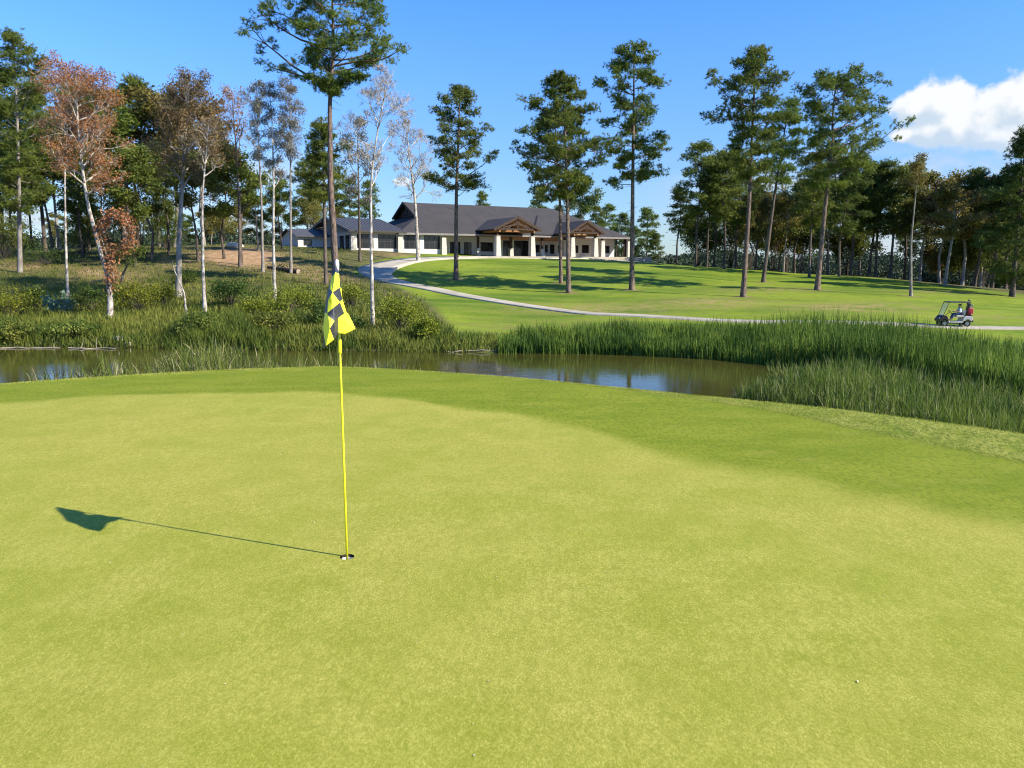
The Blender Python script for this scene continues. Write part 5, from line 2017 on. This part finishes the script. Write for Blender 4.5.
# ------------------------------------------------------------------ golf cart, bags, driver
def golf_cart():
    g = ground_at(953, 60.6)
    rz = math.pi + R(-9)
    T = empty('golf_cart', (g.x, g.y, g.z + .075), rz)
    tag(T, 'two-seat golf cart with dark roof, dark nose and pale sides on the far cart path', 'golf cart')
    # +x forward; z up from the path
    # bodywork: side profile extruded across
    prof = [(-1.12, .42), (-1.18, .62), (-1.12, .80), (-.62, .84), (-.52, .70), (-.46, .40), (.42, .36), (.52, .40), (.66, .78), (.78, .86), (1.02, .80), (1.2, .60), (1.24, .44), (1.16, .34), (1.06, .42), (.98, .50), (.84, .54), (.70, .50), (.62, .40), (.55, .28), (-.45, .28), (-.55, .42), (-.66, .52), (-.80, .55), (-.94, .52), (-1.03, .42)]
    bm = bmesh.new()
    w = .56
    A = [bm.verts.new((x, -w, z)) for x, z in prof]
    Bv = [bm.verts.new((x, w, z)) for x, z in prof]
    bm.faces.new(A)
    bm.faces.new(Bv[::-1])
    for i in range(len(prof)):
        j = (i + 1) % len(prof)
        bm.faces.new((A[i], Bv[i], Bv[j], A[j]))
    bmesh.ops.recalc_face_normals(bm, faces=bm.faces)
    bmesh.ops.triangulate(bm, faces=[f for f in bm.faces if len(f.verts) > 4])
    me = bpy.data.meshes.new('body')
    bm.to_mesh(me)
    bm.free()
    me.materials.append(M['cart_paint'])
    me.materials.append(M['black_plastic'])
    for f_ in me.polygons:
        cx_ = sum(me.vertices[v_].co.x for v_ in f_.vertices) / len(f_.vertices)
        cz_ = sum(me.vertices[v_].co.z for v_ in f_.vertices) / len(f_.vertices)
        if cx_ > .6 or cz_ > .74:
            f_.material_index = 1
    o = bpy.data.objects.new('body', me)
    COL.objects.link(o)
    o.parent = T
    bv = o.modifiers.new('bevel', 'BEVEL')
    bv.width = .035
    bv.segments = 3
    bv.limit_method = 'ANGLE'
    m = MB()
    m.box(-1.05, 1.05, -.38, .38, .20, .30)
    m.box(-1.24, -1.12, -.5, .5, .34, .50)
    m.build('chassis', M['black_plastic'], T, bevel=.02)
    m = MB()
    m.box(-.58, .0, -.52, .52, .72, .86)
    m.build('seat', M['vinyl'], T, bevel=.04)
    m = MB()
    mt = Matrix.Translation((-.60, 0, 1.08)) @ Matrix.Rotation(R(-10), 4, 'Y')
    m.box(-.06, .06, -.52, .52, -.2, .2, mat=mt)
    m.build('backrest', M['vinyl'], T, bevel=.04)
    r = MB()
    r._hex([Vector(p) for p in ((-1.0, -.60, 1.84), (.72, -.60, 1.84), (.72, .60, 1.84), (-1.0, .60, 1.84), (-.92, -.52, 1.91), (.62, -.52, 1.92), (.62, .52, 1.92), (-.92, .52, 1.91))])
    r.build('roof', M['black_plastic'], T, bevel=.025)
    for sg_ in (-1, 1):
        p = MB()
        p.tube([(.98, sg_ * .5, .78), (.62, sg_ * .52, 1.85)], .022, 8)
        p.build('strut', M['black_plastic'], T, smooth=True)
        p = MB()
        p.tube([(-.66, sg_ * .52, .80), (-.74, sg_ * .54, 1.3), (-.70, sg_ * .54, 1.85)], .022, 8)
        p.build('strut', M['black_plastic'], T, smooth=True)
    s = MB()
    s._hex([Vector(p) for p in ((.96, -.49, .84), (.97, -.49, .84), (.97, .49, .84), (.96, .49, .84), (.62, -.5, 1.82), (.63, -.5, 1.82), (.63, .5, 1.82), (.62, .5, 1.82))])
    s.build('windshield', M['shield'], T)
    st = MB()
    st.tube([(.72, .24, .86), (.42, .24, 1.10)], .02, 8)
    n = 20
    cen = Vector((.40, .24, 1.12))
    ax = Vector((-.78, 0, .62)).normalized()
    u = Vector((0, 1, 0))
    v = ax.cross(u)
    ring = [cen + (u * math.cos(2 * math.pi * i / n) + v * math.sin(2 * math.pi * i / n)) * .17 for i in range(n + 1)]
    st.tube(ring, .016, 6, cap=False)
    st.tube([cen - u * .16, cen + u * .16], .012, 6)
    st.build('steering_wheel', M['black_plastic'], T, smooth=True)
    rk = MB()
    rk.box(-1.22, -.78, -.46, .46, .80, .86)
    rk.tube([(-1.0, -.5, .86), (-1.0, -.5, 1.28), (-1.0, .5, 1.28), (-1.0, .5, .86)], .018, 6)
    rk.build('bag_rack', M['black_plastic'], T)
    for sg_ in (-1, 1):
        h = MB()
        h.box(1.165, 1.205, sg_ * .38 - .09, sg_ * .38 + .09, .60, .69)
        h.build('headlight', M['white_plastic'], T, bevel=.015)
    for x in (-.80, .84):
        for sg_ in (-1, 1):
            wv = MB()
            y = sg_ * .50
            n = 22
            R0, R1 = .235, .235 - .03
            pr = [(-.09, .15), (-.10, .205), (-.075, .235), (.075, .235), (.10, .205), (.09, .15)]
            for i in range(n):
                a0, a1 = 2 * math.pi * i / n, 2 * math.pi * (i + 1) / n
                for (ya, ra), (yb, rb) in zip(pr, pr[1:] + pr[:1]):
                    wv.poly([(x + ra * math.cos(a0), y + ya, .235 + ra * math.sin(a0)), (x + rb * math.cos(a0), y + yb, .235 + rb * math.sin(a0)), (x + rb * math.cos(a1), y + yb, .235 + rb * math.sin(a1)), (x + ra * math.cos(a1), y + ya, .235 + ra * math.sin(a1))])
            wo = wv.build('wheel', M['rubber'], T)
            rm = MB()
            rm.tube([(x, y - .06, .235), (x, y + .06, .235)], .148, 16)
            for k in range(5):
                a = k * 2 * math.pi / 5
                rm.beam((x, y + sg_ * .068, .235), (x + .13 * math.cos(a), y + sg_ * .068, .235 + .13 * math.sin(a)), .035, .02)
            rm.build('rim', M['alloy'], wo)
    # ---- golf bags standing on the rack
    def bag(yy, mat, label, hgt, tilt):
        b = empty('golf_bag', T.matrix_basis @ Vector((-1.0, yy, .865)), rz)
        tag(b, label, 'golf bag')
        m_ = MB()
        m_.tube([(-.02, 0, 0), (-.03, 0, .12), (-.06, 0, .5), (-.06 - tilt, 0, hgt - .08), (-.06 - tilt, 0, hgt)], [.13, .155, .14, .145, .15], 14)
        m_.build('bag_body', M[mat], b, smooth=True)
        k_ = MB()
        k_.box(-.26, -.14, -.11, .11, .12, .42)
        k_.box(-.08, .08, .13, .20, .2, .55)
        k_.build('pocket', M[mat], b, bevel=.03)
        for j in range(6):
            a = j * 1.05
            e = (-.06 - tilt + .08 * math.cos(a), .08 * math.sin(a), hgt + .14 + .05 * (j % 3))
            c_ = MB()
            c_.tube([(-.06 - tilt + .05 * math.cos(a), .05 * math.sin(a), hgt - .05), e], .008, 5)
            co_ = c_.build('club', M['steel'], b)
            d_ = MB()
            d_.box(e[0] - .05, e[0] + .04, e[1] - .025, e[1] + .025, e[2] - .01, e[2] + .05)
            d_.build('club_head', M['black_cloth'] if j % 2 else M['steel'], co_, bevel=.015)
    bag(.22, 'red_cloth', 'red golf bag with clubs on the back of the golf cart', .55, .06)
    bag(-.20, 'black_cloth', 'black golf bag with clubs behind the red bag on the cart', .92, .03)

    # ---- driver
    def skin_fig(name, J, E, rad, mat, parent, sub=2):
        me = bpy.data.meshes.new(name)
        me.from_pydata(J, E, [])
        me.materials.append(mat)
        o = bpy.data.objects.new(name, me)
        COL.objects.link(o)
        o.parent = parent
        sk = o.modifiers.new('skin', 'SKIN')
        sk.use_smooth_shade = True
        for i, r_ in enumerate(rad):
            me.skin_vertices[0].data[i].radius = (r_, r_) if not isinstance(r_, tuple) else r_
        me.skin_vertices[0].data[0].use_root = True
        sb = o.modifiers.new('sub', 'SUBSURF')
        sb.levels = sb.render_levels = sub
        return o

    D = empty('person', T.matrix_basis @ Vector((-.30, .24, .86)), rz)
    tag(D, 'dark-haired golfer in a pale blue shirt driving the golf cart', 'person')

    def add_skin(name, J, E, rad, mat, sub=2):
        me = bpy.data.meshes.new(name)
        me.from_pydata(J, E, [])
        me.materials.append(M[mat])
        o = bpy.data.objects.new(name, me)
        COL.objects.link(o)
        o.parent = D
        sk = o.modifiers.new('skin', 'SKIN')
        sk.use_smooth_shade = True
        if not me.skin_vertices:
            bpy.context.view_layer.objects.active = o
        if me.skin_vertices:
            for i, r_ in enumerate(rad):
                me.skin_vertices[0].data[i].radius = r_
            me.skin_vertices[0].data[0].use_root = True
        sb = o.modifiers.new('sub', 'SUBSURF')
        sb.levels = sb.render_levels = sub
        return o

    # joints relative to the seat surface, x forward
    J = [(0, 0, .10), (.0, 0, .28), (.02, 0, .44), (.03, 0, .54), (.05, 0, .62), (.06, 0, .72), (.07, 0, .82),
         (.03, .18, .50), (.14, .24, .28), (.40, .15, .27), (.50, .10, .28),
         (.03, -.18, .50), (.14, -.24, .28), (.40, -.15, .27), (.50, -.10, .28),
         (.0, .10, .10), (.46, .13, .12), (.60, .13, -.32), (.72, .13, -.38),
         (.0, -.10, .10), (.46, -.13, .12), (.60, -.13, -.32), (.72, -.13, -.38)]
    E = [(0, 1), (1, 2), (2, 3), (3, 4), (4, 5), (5, 6), (3, 7), (7, 8), (8, 9), (9, 10), (3, 11), (11, 12), (12, 13), (13, 14), (0, 15), (15, 16), (16, 17), (17, 18), (0, 19), (19, 20), (20, 21), (21, 22)]
    rd = [(.13, .12), (.13, .11), (.15, .11), (.10, .08), (.055, .055), (.085, .095), (.07, .08), (.06, .06), (.045, .045), (.035, .035), (.04, .025), (.06, .06), (.045, .045), (.035, .035), (.04, .025),
          (.09, .09), (.065, .065), (.045, .045), (.045, .035), (.09, .09), (.065, .065), (.045, .045), (.045, .035)]
    add_skin('body', J, E, rd, 'skin')
    shJ = [(0, 0, .08), (.0, 0, .28), (.02, 0, .44), (.03, 0, .53), (.03, .18, .50), (.10, .225, .36), (.03, -.18, .50), (.10, -.225, .36)]
    add_skin('shirt', shJ, [(0, 1), (1, 2), (2, 3), (3, 4), (4, 5), (3, 6), (6, 7)], [(.155, .145), (.15, .13), (.17, .13), (.11, .095), (.075, .075), (.062, .062), (.075, .075), (.062, .062)], 'shirt')
    trJ = [(0, 0, .09), (.02, .10, .10), (.46, .13, .12), (.585, .13, -.28), (.02, -.10, .10), (.46, -.13, .12), (.585, -.13, -.28)]
    add_skin('trousers', trJ, [(0, 1), (1, 2), (2, 3), (0, 4), (4, 5), (5, 6)], [(.13, .12), (.105, .105), (.08, .08), (.06, .06), (.105, .105), (.08, .08), (.06, .06)], 'trousers')
    bm = bmesh.new()
    bmesh.ops.create_uvsphere(bm, u_segments=20, v_segments=14, radius=.128)
    for v_ in list(bm.verts):
        if v_.co.z < .035 - .09 * (1 if v_.co.x < .0 else 0) or (v_.co.x > .07 and v_.co.z < .05):
            bm.verts.remove(v_)
    me = bpy.data.meshes.new('hair')
    bm.to_mesh(me)
    bm.free()
    me.materials.append(M['hair'])
    ho = bpy.data.objects.new('hair', me)
    ho.location = (.055, 0, .775)
    ho.parent = D
    COL.objects.link(ho)


golf_cart()
